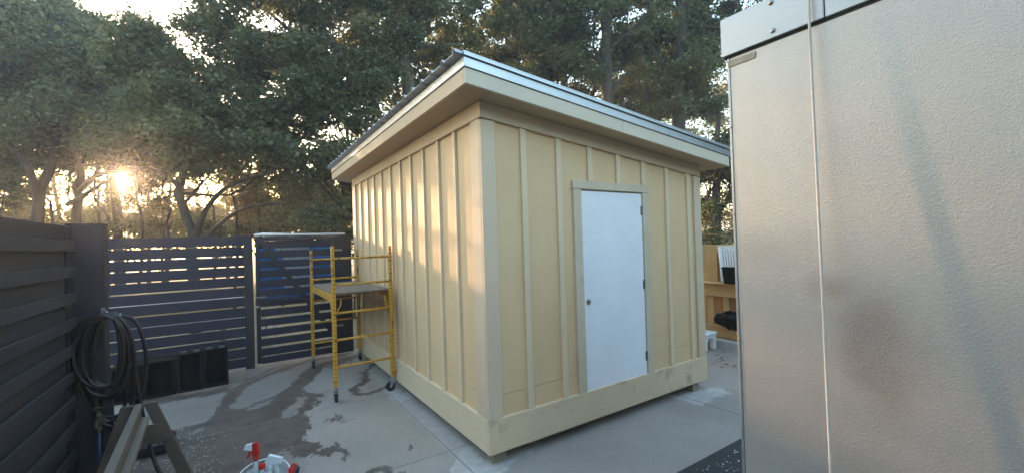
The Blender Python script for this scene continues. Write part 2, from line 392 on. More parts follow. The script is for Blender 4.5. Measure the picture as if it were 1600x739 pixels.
# ------------------------------------------------------------------ the shed
X0, Y0, X1, Y1 = 1.7603, 3.105, 4.9332, 7.8328
ZSB, ZST, ZFB, ZFT, SL = .113, .4051, 2.9903, 3.1289, .1025
XE, YE, XR, YB = 1.5025, 2.866, 5.20, 8.253
ztop = lambda x: ZFT-SL*(x-X0)
shed = thing('shed', 'cream board and batten shed with a white door and low sloping metal roof', 'shed', (X0, Y0, 0))
T = .026          # batten thickness; siding face sits T behind the trim face
sx, sy = X0+T, Y0+T
def wallpoly_x(xa, xb, za): return [(xa, za), (xb, za), (xb, ztop(xb)), (xa, ztop(xa))]
# siding: front wall panels (around the door), left, back and right walls
DX0, DX1, DZ0, DZ1 = X0+1.1358, X0+2.0519, .375, 2.407
fp = MB()
def front_panel(xa, xb, za, zb=None):
    b = MB(); top = (ztop(xa), ztop(xb)) if zb is None else (zb, zb)
    b.hexa([(xa, sy, za), (xb, sy, za), (xb, sy+.04, za), (xa, sy+.04, za)], [(xa, sy, top[0]), (xb, sy, top[1]), (xb, sy+.04, top[1]), (xa, sy+.04, top[0])])
    return b.build('siding_panel', MAT['siding'], shed)
front_panel(sx, DX0-.03, .2, .588); front_panel(sx, DX0-.03, .5915); front_panel(DX1+.03, X1-.001, .2, .588); front_panel(DX1+.03, X1-.001, .5915); front_panel(DX0-.03, DX1+.03, DZ1+.03)
for a, b in ((Y0+.06, Y0+1.26), (Y0+1.261, Y0+2.48), (Y0+2.481, Y0+3.70), (Y0+3.701, Y1-.001)):
    MB().box(sx, sx+.04, a, b, .2, .588).build('siding_panel', MAT['siding'], shed); MB().box(sx, sx+.04, a, b, .5915, ZFT).build('siding_panel', MAT['siding'], shed)
MB().box(sx+.05, X1-.05, Y1-.05, Y1-.01, .2, 2.8).build('siding_panel', MAT['siding'], shed)
MB().prism([(Y0+.05, .2), (Y1-.06, .2), (Y1-.06, ztop(X1)), (Y0+.05, ztop(X1))], 0, X1-.045, X1-.005).build('siding_panel', MAT['siding'], shed)
# battens
for y in (3.646, 4.040, 4.459, 4.860, 5.246, 5.649, 6.065, 6.473, 6.849, 7.284):
    MB().box(X0+.001, sx+.004, y-.024, y+.024, ZST+.002, ZFB-.002).build('batten', MAT['batten'], shed, bevel=.003)
for dx in (.445, .860, 1.274, 1.688, 2.095, 2.510, 2.925):
    x = X0+dx; zb = 2.508 if DX0-.10 < x < DX1+.10 else ZST+.002
    b = MB(); xa, xb = x-.032, x+.032
    b.hexa([(xa, Y0+.001, zb), (xb, Y0+.001, zb), (xb, sy+.004, zb), (xa, sy+.004, zb)], [(xa, Y0+.001, ZFB-SL*(xa-X0)-.002), (xb, Y0+.001, ZFB-SL*(xb-X0)-.002), (xb, sy+.004, ZFB-SL*(xb-X0)-.002), (xa, sy+.004, ZFB-SL*(xa-X0)-.002)])
    b.build('batten', MAT['batten'], shed, bevel=.003)
# corner boards, friezes, skirts
def slope_board(xa, xb, y_a, y_b, zb0, zt0, name, mat, bev=.003):
    b = MB(); f = lambda x, z: z-SL*(x-X0)
    b.hexa([(xa, y_a, f(xa, zb0)), (xb, y_a, f(xb, zb0)), (xb, y_b, f(xb, zb0)), (xa, y_b, f(xa, zb0))], [(xa, y_a, f(xa, zt0)), (xb, y_a, f(xb, zt0)), (xb, y_b, f(xb, zt0)), (xa, y_b, f(xa, zt0))])
    return b.build(name, mat, shed, bevel=bev)
def corner(xa, xb, ya, yb, zt): MB().box(xa, xb, ya, yb, ZST+.002, zt).build('corner_board', MAT['trim'], shed, bevel=.004)
corner(X0-.002, X0+.141, Y0-.002, Y0+.028, ZFB-.018)
corner(X0-.002, X0+.028, Y0+.028, Y0+.196, ZFB-.002)
corner(X0-.002, X0+.028, Y1-.20, Y1, ZFB-.002)
corner(X1-.14, X1+.002, Y0-.002, Y0+.028, ZFB-SL*3.173-.002)
slope_board(X0-.006, X1+.004, Y0-.006, Y0+.028, ZFB, ZFT, 'frieze_board', MAT['frieze'])
MB().box(X0-.006, X0+.028, Y0+.029, Y1, ZFB, ZFT+.0).build('frieze_board', MAT['trim_y'], shed, bevel=.003)
MB().box(X0-.006, X1+.004, Y0-.006, Y0+.030, ZSB, ZST).build('skirt_board', MAT['skirt_x'], shed, bevel=.004)
MB().box(X0-.006, X0+.030, Y0+.031, Y1, ZSB, ZST).build('skirt_board', MAT['skirt_y'], shed, bevel=.004)
MB().box(X1-.03, X1+.002, Y0+.032, Y1, ZSB, ZST).build('skirt_board', MAT['skirt_y'], shed, bevel=.004)
# soffit sheets (two, with a joint), fascia, drip edge
def sloped_slab(xa, xb, ya, yb, z0, th, name, mat, bev=0):
    b = MB(); f = lambda x: z0-SL*(x-X0)
    b.hexa([(xa, ya, f(xa)), (xb, ya, f(xb)), (xb, yb, f(xb)), (xa, yb, f(xa))], [(xa, ya, f(xa)+th), (xb, ya, f(xb)+th), (xb, yb, f(xb)+th), (xa, yb, f(xa)+th)])
    return b.build(name, mat, shed, bevel=bev)
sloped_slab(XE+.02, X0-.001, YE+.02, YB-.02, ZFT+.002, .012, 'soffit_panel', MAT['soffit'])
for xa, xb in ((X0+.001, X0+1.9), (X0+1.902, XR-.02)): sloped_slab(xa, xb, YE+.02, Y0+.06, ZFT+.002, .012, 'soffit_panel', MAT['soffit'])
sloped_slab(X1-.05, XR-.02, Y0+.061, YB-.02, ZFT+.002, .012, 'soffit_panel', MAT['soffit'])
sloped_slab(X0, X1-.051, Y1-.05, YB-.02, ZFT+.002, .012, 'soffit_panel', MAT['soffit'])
ZFA, ZME, ZMT = 3.1553, 3.2783, 3.3561
fz = lambda x, z: z-SL*(x-XE)
def eave_board(xa, xb, ya, yb, zb, zt, name, mat, bev=.003):
    b = MB(); b.hexa([(xa, ya, fz(xa, zb)), (xb, ya, fz(xb, zb)), (xb, yb, fz(xb, zb)), (xa, yb, fz(xa, zb))], [(xa, ya, fz(xa, zt)), (xb, ya, fz(xb, zt)), (xb, yb, fz(xb, zt)), (xa, yb, fz(xa, zt))])
    return b.build(name, mat, shed, bevel=bev)
eave_board(XE, 3.265, YE, YE+.03, ZFA, ZME, 'fascia_board', MAT['fascia']); eave_board(3.268, XR, YE+.001, YE+.031, ZFA, ZME, 'fascia_board', MAT['fascia'])
eave_board(XE, XE+.03, YE+.032, YB, ZFA, ZME, 'fascia_board', MAT['trim_y']); eave_board(XR-.03, XR-.002, YE+.032, YB, ZFA, ZME, 'fascia_board', MAT['trim_y'])
eave_board(XE+.031, XR-.031, YB-.03, YB-.001, ZFA, ZME, 'fascia_board', MAT['fascia'])
eave_board(XE-.012, XR+.012, YE-.012, YE+.03, ZME+.003, ZMT, 'drip_edge', MAT['galv'], .002)
eave_board(XE-.012, XE+.03, YE+.032, YB, ZME+.003, ZMT, 'drip_edge', MAT['galv'], .002)
eave_board(XR-.03, XR+.012, YE+.032, YB, ZME+.003, ZMT, 'drip_edge', MAT['galv'], .002)
eave_board(XE-.02, XR+.03, YE-.030, YE+.05, ZMT+.024, ZMT+.036, 'rake_cap', MAT['galv'], .002)
eave_board(XE-.02, XR+.03, YE-.030, YE-.026, ZMT+.003, ZMT+.024, 'rake_cap', MAT['galv'], .001)
# ribbed roof sheets
pit = .2286; y = YE+.0
for s in range(6):
    prof = []; ya = YE-.02+s*.9144; yb = min(YB+.03, ya+.9144)
    k = 0
    while ya+k*pit < yb-.02:
        c = ya+k*pit
        for dy, h in ((0, .0), (.016, .030), (.044, .030), (.060, 0), (.105, 0), (.112, .005), (.122, 0), (.165, 0), (.172, .005), (.182, 0)):
            if c+dy < yb: prof.append((c+dy, h))
        k += 1
    prof.append((yb+.03, 0.0))
    b = MB(); n = len(prof); vs = []
    for x in (XE-.085, XE+.9, XR-1.0, XR+.05):
        for py, h in prof: vs.append((x, py, fz(x, ZMT+.006+h+s*.0006)))
    b.add(vs, [(i*n+j, i*n+j+1, (i+1)*n+j+1, (i+1)*n+j) for i in range(3) for j in range(n-1)])
    o = b.build('roof_sheet', MAT['roofmetal'], shed)
    md = o.modifiers.new('t', 'SOLIDIFY'); md.thickness = .003
MB().hexa([(XE+.04, YE+.04, fz(XE+.04, ZME)), (XR-.04, YE+.04, fz(XR-.04, ZME)), (XR-.04, YB-.04, fz(XR-.04, ZME)), (XE+.04, YB-.04, fz(XE+.04, ZME))],
          [(XE+.04, YE+.04, fz(XE+.04, ZMT)), (XR-.04, YE+.04, fz(XR-.04, ZMT)), (XR-.04, YB-.04, fz(XR-.04, ZMT)), (XE+.04, YB-.04, fz(XE+.04, ZMT))]).build('roof_deck', MAT['soffit'], shed)
# door with trim
TY = Y0-.004
MB().box(DX0-.108, DX0-.004, TY, sy+.01, .368, 2.42).build('door_trim', MAT['jamb'], shed, bevel=.003)
MB().box(DX1+.006, DX1+.110, TY, sy+.01, .345, 2.42).build('door_trim', MAT['jamb'], shed, bevel=.003)
MB().box(DX0-.116, DX1+.118, TY-.003, sy+.01, 2.421, 2.505).build('door_trim', MAT['jamb'], shed, bevel=.003)
for a, b in ((DX0-.026, DX0-.003), (DX1+.003, DX1+.026)): MB().box(a, b, Y0+.004, Y0+.12, .36, 2.418).build('door_jamb', MAT['jamb'], shed)
MB().box(DX0-.003, DX1+.003, Y0+.02, Y0+.12, DZ1+.003, 2.418).build('door_jamb', MAT['jamb'], shed)
MB().box(DX0-.003, DX1+.003, Y0+.004, Y0+.12, .345, DZ0-.004).build('door_sill', MAT['galv'], shed)
dr = MB().box(DX0, DX1, Y0+.012, Y0+.056, DZ0, DZ1).build('door', MAT['door'], shed, bevel=.002)
MB().lathe([(.001, .001), (.022, .001), (.022, .0035), (.032, .0035), (.032, 0)], (X0+1.197, Y0+.0125, 1.286), 20, (0, -1, 0)).build('knob_hole', MAT['knobring'], dr)
MB().lathe([(.0005, .0025), (.019, .0025)], (X0+1.197, Y0+.0115, 1.286), 20, (0, -1, 0)).build('knob_bore', MAT['knobbore'], dr)
for hz in (.60, 1.40, 2.22):
    b = MB().tube([(DX1+.003, Y0+.006, hz-.05), (DX1+.003, Y0+.006, hz+.05)], .008, 10); b.box(DX1-.022, DX1-.003, Y0+.0095, Y0+.013, hz-.05, hz+.05)
    b.build('hinge', MAT['hinge'], shed)
# foundation blocks
for (xa, xb, ya, yb) in ((X1-.26, X1-.14, Y0+.03, Y0+.2), (X0+.10, X0+.28, 5.5, 5.62), (X0+.06, X0+.2, Y0+.06, Y0+.18), (X0+.1, X0+.28, 7.4, 7.5), (X1-.3, X1-.15, 5.4, 5.6)):
    MB().box(xa, xb, ya, yb, .001, ZSB+.09).build('foundation_block', MAT['block'], shed, bevel=.004)
MB().box(X0+.40, X1-.40, Y0+.03, Y0+.07, ZSB-.028, ZSB+.15).build('floor_joist', MAT['block'], shed)
MB().box(X0+.05, X1-.06, Y0+.1, Y1-.06, .2, .26).build('shed_floor', MAT['block'], shed)

# ------------------------------------------------------------------ left fence (shadowbox boards) and its post
lf = thing('board_fence', 'charcoal shadowbox fence of horizontal boards along the left side', 'fence', (-1.16, 3, 0))
FX = -1.150
proud = MB().box(FX-.022, FX, -1.5, 5.072, 0, .092).build('board', MAT['fence_y'], lf, bevel=.004, loc=(-1.16, 3, 0))
recess = MB().box(FX-.060, FX-.040, -1.5, 5.072, 0, .2175).build('board', MAT['fence_y'], lf, bevel=.003, loc=(-1.16, 3, 0))
for k in range(10):
    z = 2.044-.2185*k-.092
    o = proud if k == 0 else copy_part(proud, lf, (0,0,0)); o.location = (0, 0, z)
    o = recess if k == 0 else copy_part(recess, lf, (0,0,0)); o.location = (-.0215, 0, z+.0005) if k == 0 else (0, 0, z+.0625)
MB().box(FX-.039, FX-.023, 4.93, 5.06, .02, 2.16).build('board', MAT['fence_z'], lf)
for yy in (-1.2, .9, 3.0): MB().box(FX-.0392, FX-.023, yy, yy+.09, .02, 2.15).build('batten', MAT['fence_z'], lf)
pt = thing('fence_post', 'thick square charcoal post at the end of the left fence', 'post', (-1.06, 5.15, 0))
MB().box(-1.215, -.98, 5.074, 5.235, 0, 2.175).build('post_shaft', MAT['fence_z'], pt, bevel=.006)
MB().box(-1.219, -.976, 5.070, 5.239, 2.176, 2.19).build('post_cap', MAT['fence_z'], pt, bevel=.003)

# ------------------------------------------------------------------ back fence, gate
YF = 8.06
bf = thing('slat_fence', 'dark slatted fence across the back of the yard, left of the gate', 'fence', (-1.4, YF, 0))
sl = MB().box(-3.2, .098, YF, YF+.022, 0, .145).build('slat', MAT['fence'], bf, bevel=.003, loc=(-1.4, YF, 0))
for k in range(13):
    z = 2.137-.1635*k-.145; o = sl if k == 0 else copy_part(sl, bf, (0,0,0)); o.location = (0, random.uniform(-.004, .004), z+random.uniform(-.003, .003))
for x in (-3.1, -1.66): MB().box(x, x+.09, YF+.023, YF+.11, 0, 2.12).build('fence_post', MAT['fence_z'], bf)
gp = thing('gate_post', 'dark flat post between the slatted fence and the gate', 'post', (.155, YF, 0))
MB().box(.099, .222, YF-.03, YF+.09, 0, 2.150).build('post_shaft', MAT['fence_z'], gp, bevel=.004)
gate = thing('yard_gate', 'dark slatted gate with diagonal brace beside the yellow scaffold', 'gate', (.26, YF, 0))
MB().box(.258, .318, YF-.02, YF+.03, .06, 2.12).build('gate_stile', MAT['fence_z'], gate, bevel=.003)
MB().box(1.43, 1.475, YF-.02, YF+.03, .06, 2.12).build('gate_stile', MAT['fence_z'], gate, bevel=.003)
MB().box(.319, 1.429, YF-.022, YF+.028, 2.06, 2.118).build('gate_rail', MAT['fence'], gate, bevel=.003)
MB().box(.319, 1.429, YF-.022, YF+.020, .045, .155).build('gate_rail', MAT['fence'], gate, bevel=.003)
MB().box(.319, 1.429, YF-.018, YF-.001, 1.04, 1.11).build('gate_rail', MAT['fence'], gate, bevel=.003)
MB().beam((.325, YF-.034, 2.09), (1.47, YF-.036, .30), .022, .075, (0,0,1)).build('diagonal_brace', MAT['fence_z'], gate, bevel=.002)
gs = MB().box(.32, 1.428, YF+.004, YF+.022, 0, .120).build('slat', MAT['fence'], gate, bevel=.003, loc=(.26, YF, 0))
for k in range(13):
    z = 2.055-.1605*k-.120
    if z < .03: break
    o = gs if k == 0 else copy_part(gs, gate, (0,0,0)); o.location = (0, 0, z+random.uniform(-.002, .002))
MB().tube([(.246, YF-.05, .02), (.246, YF-.05, 1.02)], .007, 8).box(.235, .30, YF-.055, YF-.03, .97, 1.0).build('drop_bolt', MAT['caster_metal'], gate)
MB().box(.262, .40, YF-.034, YF-.023, 1.12, 1.15).build('latch', MAT['hinge'], gate, bevel=.002)
for z in (1.85, .5): MB().box(1.40, 1.60, YF-.036, YF-.024, z, z+.035).build('gate_hinge', MAT['hinge'], gate, bevel=.002)
rp = thing('filler_fence', 'narrow dark fence panel filling between the gate and the shed', 'fence', (1.65, YF, 0))
for a, b in ((1.478, 1.62), (1.623, 1.76)): MB().box(a, b, YF-.02, YF+.03, .02, 2.125).build('board', MAT['fence_z'], rp, bevel=.003)
# cart behind the gate
ct = thing('banner_stall', 'blue banner with white lettering under a flat white roof behind the gate', 'stall', (1.0, 9.2, 0))
MB().box(.34, 1.70, 8.755, 8.760, 1.02, 2.06).build('banner', MAT['cartblue'], ct)
a, b_, c_, d_ = (.25, 8.32, 2.15), (1.72, 8.32, 2.15), (1.76, 9.9, 2.165), (.46, 9.9, 2.225)
MB().hexa([a, b_, c_, d_], [(p[0], p[1], p[2]+.035) for p in (a, b_, c_, d_)]).build('stall_roof', MAT['cartwhite'], ct, bevel=.006)
for x, y in ((.42, 8.80), (1.62, 8.80), (.62, 9.8), (1.62, 9.8)): MB().box(x-.02, x+.02, y-.015, y+.025, -.1, 2.155).build('roof_pole', MAT['cartwhite'], ct)
lt = MB()
random.seed(3)
for z in (1.915, 1.741, 1.566, 1.392, 1.218):
    x = .55+random.uniform(0, .2)
    while x < 1.15:
        wd = random.uniform(.015, .04); lt.box(x, x+wd, 8.748, 8.753, z-.045, z+random.uniform(.01, .05)); x += wd+.014
lt.build('lettering', MAT['cartwhite'], ct)
# pale timber behind the fence
tp = thing('timber_stack', 'low stack of pale timber boards seen through the back fence slats', 'timber', (-.9, 10.4, 0))
for k, (y, z, x0_, x1_) in enumerate(((10.2, 1.0, -2.0, .0), (10.25, 1.12, -1.9, -.3), (10.5, .88, -2.1, .1), (10.3, .72, -2.0, -.1), (10.3, .5, -2.0, 0))):
    MB().box(x0_, x1_, y, y+.25, z, z+.05).build('plank', MAT['pine_y'] if k % 2 else MAT['kerb'], tp)
for x in (-1.8, -.3): MB().box(x, x+.09, 10.25, 10.7, -.1, .5).build('bearer', MAT['oldwood'], tp)

# ------------------------------------------------------------------ rolling scaffold
SX0, SX1, SY0, SY1 = .995, 1.707, 5.565, 7.36
sf = thing('scaffold', 'yellow rolling scaffold tower with a plywood deck against the shed wall', 'scaffold', (1.35, 6.46, 0))
def post(x, y, zt):
    p = MB().box(x-.024, x+.024, y-.026, y+.026, .195, 1.44).build('post', MAT['yellow'], sf, bevel=.005)
    MB().box(x-.019, x+.019, y-.021, y+.021, 1.441, zt).build('guard_post', MAT['yellow_worn'], sf, bevel=.004)
    h = MB(); z = .26
    while z < zt-.03:
        yo = .0265 if z < 1.44 else .0215
        h.lathe([(.0005, .0006), (.0075, .0006)], (x, y-yo, z), 8, (0, -1, 0))
        h.lathe([(.0005, .0006), (.0075, .0006)], (x-yo+.002, y, z), 8, (-1, 0, 0)); z += .052
    h.build('pin_hole', MAT['dark_hole'], p)
for x, y, zt in ((SX0, SY0, 1.93), (SX1, SY0, 1.915), (SX0, SY1, 1.88), (SX1, SY1, 1.875)): post(x, y, zt)
for y, zs in ((SY0, (1.775, 1.45, 1.10, .767, .432)), (SY1, (1.73, 1.41, 1.07, .727, .40))):
    for k, z in enumerate(zs): MB().tube([(SX0+.02, y, z), (SX1-.02, y, z)], .0155, 10).build('rung', MAT['yellow_worn'] if k < 2 else MAT['yellow'], sf, smooth=True)
for x in (SX0, SX1):
    MB().box(x-.018, x+.018, SY0+.028, SY1-.028, 1.235, 1.325).build('side_rail', MAT['yellow'], sf, bevel=.004)
    for y, s in ((SY0+.027, 1), (SY1-.027, -1)):
        MB().prism([(y, 1.234), (y+s*.17, 1.234), (y+s*.14, 1.215), (y+s*.03, .93), (y, .92)], 0, x-.012, x+.012).build('gusset', MAT['yellow'], sf, bevel=.003)
for x, s in ((SX0+.025, 1), (SX1-.025, -1)):
    MB().tube(spline([(x+s*.06, SY0, 1.27), (x+s*.055, SY0, 1.2), (x+s*.02, SY0, 1.13), (x, SY0, 1.10)], 8), .009, 6).build('knee_brace', MAT['yellow'], sf)
MB().box(SX0-.01, SX1+.01, SY0+.03, SY1-.03, 1.327, 1.347).build('deck', MAT['plywood'], sf, bevel=.003)
for y in (5.9, 6.46, 7.0): MB().box(SX0+.02, SX1-.02, y-.02, y+.02, 1.28, 1.325).build('deck_bearer', MAT['yellow_worn'], sf)
def caster(x, y, ang, lock=None):
    r = .0625; ca, sa = math.cos(ang), math.sin(ang)
    e = bpy.data.objects.new('caster', None); C.objects.link(e); e.parent = sf; e.location = Vector((x, y, 0))-wloc(sf); e.rotation_euler[2] = ang
    def pb(m, n, mat, **k):
        o = m.build(n, mat, None, **k); o.parent = e; return o
    ox = .035
    pb(MB().lathe([(.012, -.014), (.04, -.016), (.055, -.018), (r, -.012), (r, .012), (.055, .018), (.04, .016), (.012, .014)], (ox, 0, r), 22, (0, 1, 0)), 'tyre', MAT['rubber'])
    m = MB()
    for s in (-1, 1):
        m.hexa([(ox-.012, s*.026-.002, r-.015), (ox+.012, s*.026-.002, r-.015), (ox+.012, s*.026+.002, r-.015), (ox-.012, s*.026+.002, r-.015)],
               [(-.03, s*.026-.002, .150), (.03, s*.026-.002, .150), (.03, s*.026+.002, .150), (-.03, s*.026+.002, .150)])
    m.box(-.034, .034, -.03, .03, .150, .158); m.tube([(0, 0, .158), (0, 0, .20)], .016, 10)
    m.tube([(ox, -.03, r), (ox, .03, r)], .008, 8)
    pb(m, 'fork', MAT['caster_metal'])
    if lock: pb(MB().hexa([(-.03, -.012, .16), (-.002, -.012, .16), (-.002, .012, .16), (-.03, .012, .16)], [(-.05, -.012, .26), (-.03, -.012, .27), (-.03, .012, .27), (-.05, .012, .26)]), 'brake_lever', lock, bevel=.003)
    else: pb(MB().box(-.055, .01, -.02, .02, .128, .134), 'brake_lever', MAT['caster_metal'], bevel=.002)
caster(SX0, SY0, 1.35); caster(SX1, SY0, 3.0, MAT['orange']); caster(SX0, SY1, 1.5); caster(SX1, SY1, 1.1)

# ------------------------------------------------------------------ black crates at the back fence
def crate(name, label, x0, x1, y0, y1, zh, lip=False, grp='black plastic bins along the back fence'):
    t = thing(name, label, 'bin', ((x0+x1)/2, (y0+y1)/2, 0), grp)
    b = MB(); th = .018
    b.box(x0, x1, y1-th, y1, .012, zh); b.box(x0, x0+th, y0, y1-th, .012, zh); b.box(x1-th, x1, y0, y1-th, .012, zh)
    b.box(x0+th, x1-th, y0, y1-th, .012, .012+th); b.box(x0+th, x1-th, y0, y1-th, zh-th, zh)
    b.build('bin_shell', MAT['blackplastic'], t, bevel=.004)
    r = MB()
    for xa, xb, za, zb in ((x0-.008, x0+.022, 0.004, zh+.008), (x1-.022, x1+.008, .004, zh+.008), (x0+.022, x1-.022, .004, .032), (x0+.022, x1-.022, zh-.016, zh+.008)):
        r.box(xa, xb, y0-.014, y0-.001, za, zb)
    r.build('rim', MAT['blackplastic'], t, bevel=.003)
    if lip:
        for xa in (x0+.03, x1-.10): MB().box(xa, xa+.07, y0-.01, y0+.05, zh+.009, zh+.036).build('handle_lug', simple('bin_lug', (.07, .072, .085), .5), t, bevel=.006)
    for k in range(2): MB().box(x0+.06+k*.12, x0+.075+k*.12, y1-th-.008, y1-th-.001, .04, zh-.03).build('rib', MAT['blackplastic'], t)
crate('storage_bin', 'black open-fronted bin with two lugs, rightmost by the gate post', -.405, -.135, 7.33, 7.62, .525, True)
crate('storage_bin', 'black open-fronted bin with two lugs, second from the gate post', -.70, -.422, 7.31, 7.60, .520, True)
crate('storage_bin', 'plain black open-fronted bin, third from the gate post', -1.03, -.722, 7.29, 7.62, .475)
crate('storage_bin', 'plain black open-fronted bin half behind the hanging hose', -1.36, -1.052, 7.27, 7.60, .465)

# ------------------------------------------------------------------ hanging hose, faucet pipe
hk = thing('hose_hook', 'bright metal hook on the fence post above the black hose', 'hook', (-.965, 5.06, 1.40))
MB().tube(spline([(-.985, 5.066, 1.43), (-.96, 5.03, 1.42), (-.93, 4.98, 1.36), (-.90, 4.955, 1.345), (-.865, 4.95, 1.37), (-.855, 4.945, 1.40)], 16), .008, 8).build('hook_rod', MAT['caster_metal'], hk, smooth=True)
MB().box(-1.0, -.975, 5.060, 5.0735, 1.36, 1.45).build('hook_plate', MAT['caster_metal'], hk)
hs = thing('hose_coil', 'thick black hose hanging in loose loops on the left fence post', 'hose', (-.93, 5.0, .45))
random.seed(12)
pts = []
for k in range(9):
    wl = random.uniform(.10, .24); wr = random.uniform(.06, .20); bt = random.uniform(.42, .86); yo = 4.97+random.uniform(-.05, .05); xc = -.93+random.uniform(-.02, .02)
    if k == 2: wl, bt = .245, .78
    if k == 5: wr, bt = .215, .50
    for a in np.linspace(0, 2*np.pi, 13)[:-1]:
        s, c = math.sin(a), math.cos(a)
        top = 1.375+.012*(k % 3)
        x = xc-(wl if s > 0 else wr)*abs(s)**.8*np.sign(s); z = (top+bt)/2+(top-bt)/2*c
        pts.append((x, yo+.02*s, z))
pts += [(-.93, 4.97, 1.38), (-.80, 4.95, 1.2), (-.76, 4.93, .9), (-.72, 4.9, .55), (-.66, 4.86, .2), (-.60, 4.78, .03), (-.52, 4.6, .02), (-.47, 4.4, .02), (-.50, 4.15, .02), (-.62, 3.95, .02)]
P = spline(pts, 640); MB().tube(P, .0155, 8).build('hose', MAT['hose'], hs, smooth=True)
fc = thing('faucet', 'brass faucet on a blue standpipe at the foot of the fence post', 'faucet', (-1.0, 4.93, 0))
MB().tube([(-1.0, 4.93, 0), (-1.0, 4.93, .42)], .014, 10).build('standpipe', MAT['bluepipe'], fc, smooth=True)
MB().lathe([(.001, .42), (.02, .42), (.024, .44), (.018, .46), (.024, .50), (.026, .56), (.018, .58), (.018, .60), (.001, .60)], (-1.0, 4.93, 0), 14).tube([(-1.0, 4.93, .54), (-1.0, 4.86, .53), (-1.0, 4.85, .48)], .012, 8).build('valve', MAT['brass'], fc)
MB().tube([(-1.035, 4.93, .62), (-.965, 4.93, .62)], .007, 8).tube([(-1.0, 4.93, .59), (-1.0, 4.93, .62)], .006, 8).build('handle', MAT['brass'], fc)
st = MB().box(-.995, -.925, 5.02, 5.060, .0, .72).build('short_stake', MAT['fence_z'], bevel=.004); tag(st, 'short dark stake standing against the fence post under the hose', 'stake')

# ------------------------------------------------------------------ sawhorse
sw = thing('sawhorse', 'weathered wooden sawhorse in front of the left fence post', 'sawhorse', (-.62, 3.7, 0))
bx = lambda y: -.655+.05*(4.35-y)
MB().beam((bx(4.34), 4.34, .735), (bx(2.95), 2.95, .735), .046, .036).build('top_board', MAT['oldwood'], sw, bevel=.003)
MB().beam((bx(4.30)+.005, 4.30, .668), (bx(2.95)+.005, 2.95, .668), .030, .092).build('beam_web', MAT['oldwood'], sw, bevel=.003)
MB().beam((bx(4.29)+.042, 4.29, .640), (bx(2.95)+.042, 2.95, .640), .044, .040).build('side_board', MAT['oldwood'], sw, bevel=.003)
for y in (4.36, 3.0):
    x = bx(y); s_ = .06 if y > 4 else -.06
    for s in (-1, 1):
        MB().hexa([(x+s*.30-.045*1, y+s_-.019, 0), (x+s*.30+.045, y+s_-.019, 0), (x+s*.30+.045, y+s_+.019, 0), (x+s*.30-.045, y+s_+.019, 0)],
                  [(x+s*.066-.038, y-.019, .745), (x+s*.066+.038, y-.019, .745), (x+s*.066+.038, y+.019, .745), (x+s*.066-.038, y+.019, .745)]).build('leg', MAT['oldwood_z'], sw, bevel=.003)
    k = s_*.42
    MB().hexa([(x-.185, y+k-.040, .42), (x+.185, y+k-.040, .42), (x+.185, y+k-.021, .42), (x-.185, y+k-.021, .42)], [(x-.135, y+k*.8-.040, .57), (x+.135, y+k*.8-.040, .57), (x+.135, y+k*.8-.021, .57), (x-.135, y+k*.8-.021, .57)]).build('brace_board', MAT['oldwood_z'], sw, bevel=.003)
wb = thing('timber_offcut', 'sawn timber offcut standing beside the sawhorse leg', 'timber', (-.40, 4.2, 0))
p = gnd(279, 735)
MB().hexa([(-.43, 3.98, 0), (-.35, 3.98, 0), (-.35, 4.04, 0), (-.43, 4.04, 0)], [(-.425, 4.02, .17), (-.345, 4.0, .20), (-.345, 4.06, .20), (-.425, 4.08, .17)]).build('offcut_block', MAT['oldwood'], wb, bevel=.003)
rm = thing('rubber_pad', 'black ribbed rubber pad lying on the concrete behind the sawhorse', 'pad', (-.72, 5.45, 0))
MB().prism([(-1.02, .004), (-.60, .004), (-.555, .03), (-.55, .075), (-.60, .10), (-1.02, .085)], 1, 5.22, 5.58).build('pad_body', MAT['rubber'], rm, bevel=.008)
for k in range(7): MB().box(-1.0+k*.055, -.975+k*.055, 5.23, 5.57, .086+.002*k, .104+.0015*k).build('rib', MAT['rubber'], rm, bevel=.004)

# ------------------------------------------------------------------ bucket and bottles
bc = np.array((.150, 3.655)); bx0, by0 = bc
bk = thing('bucket', 'clear plastic bucket holding cleaning bottles on the wet concrete', 'bucket', (bx0, by0, 0))
MB().lathe([(.001, .002), (.125, .002), (.135, .02), (.160, .235), (.172, .238), (.172, .252), (.155, .252), (.150, .235), (.127, .024), (.001, .012)], (bx0, by0, 0), 36).build('bucket_body', MAT['clear'], bk, smooth=True)
MB().tube([(bx0+.172*math.cos(a)*1.0-.012, by0+.172*math.sin(a)*.9, .246+.05*max(0, math.sin(a))) for a in np.linspace(-.2, 3.35, 22)], .005, 6).build('handle', MAT['whiteplastic'], bk, smooth=True)
def bottle(name, label, cx, cy, tilt, az, prof, body, extras, mat_body):
    t = thing(name, label, 'bottle', (cx, cy, .02), 'cleaning bottles in the bucket')
    q = Matrix.Rotation(az, 3, 'Z') @ Matrix.Rotation(tilt, 3, 'Y') @ Matrix.Diagonal((1, 1, 1.12)); o0 = Vector((cx, cy, .02))
    def put(m, n, mat, **k):
        m.v = [tuple(q @ Vector(p)+o0) for p in m.v]; return m.build(n, mat, t, **k)
    put(MB().lathe(prof, n=18), body, mat_body, smooth=True)
    for n, m, mat in extras: put(m, n, MAT[mat])
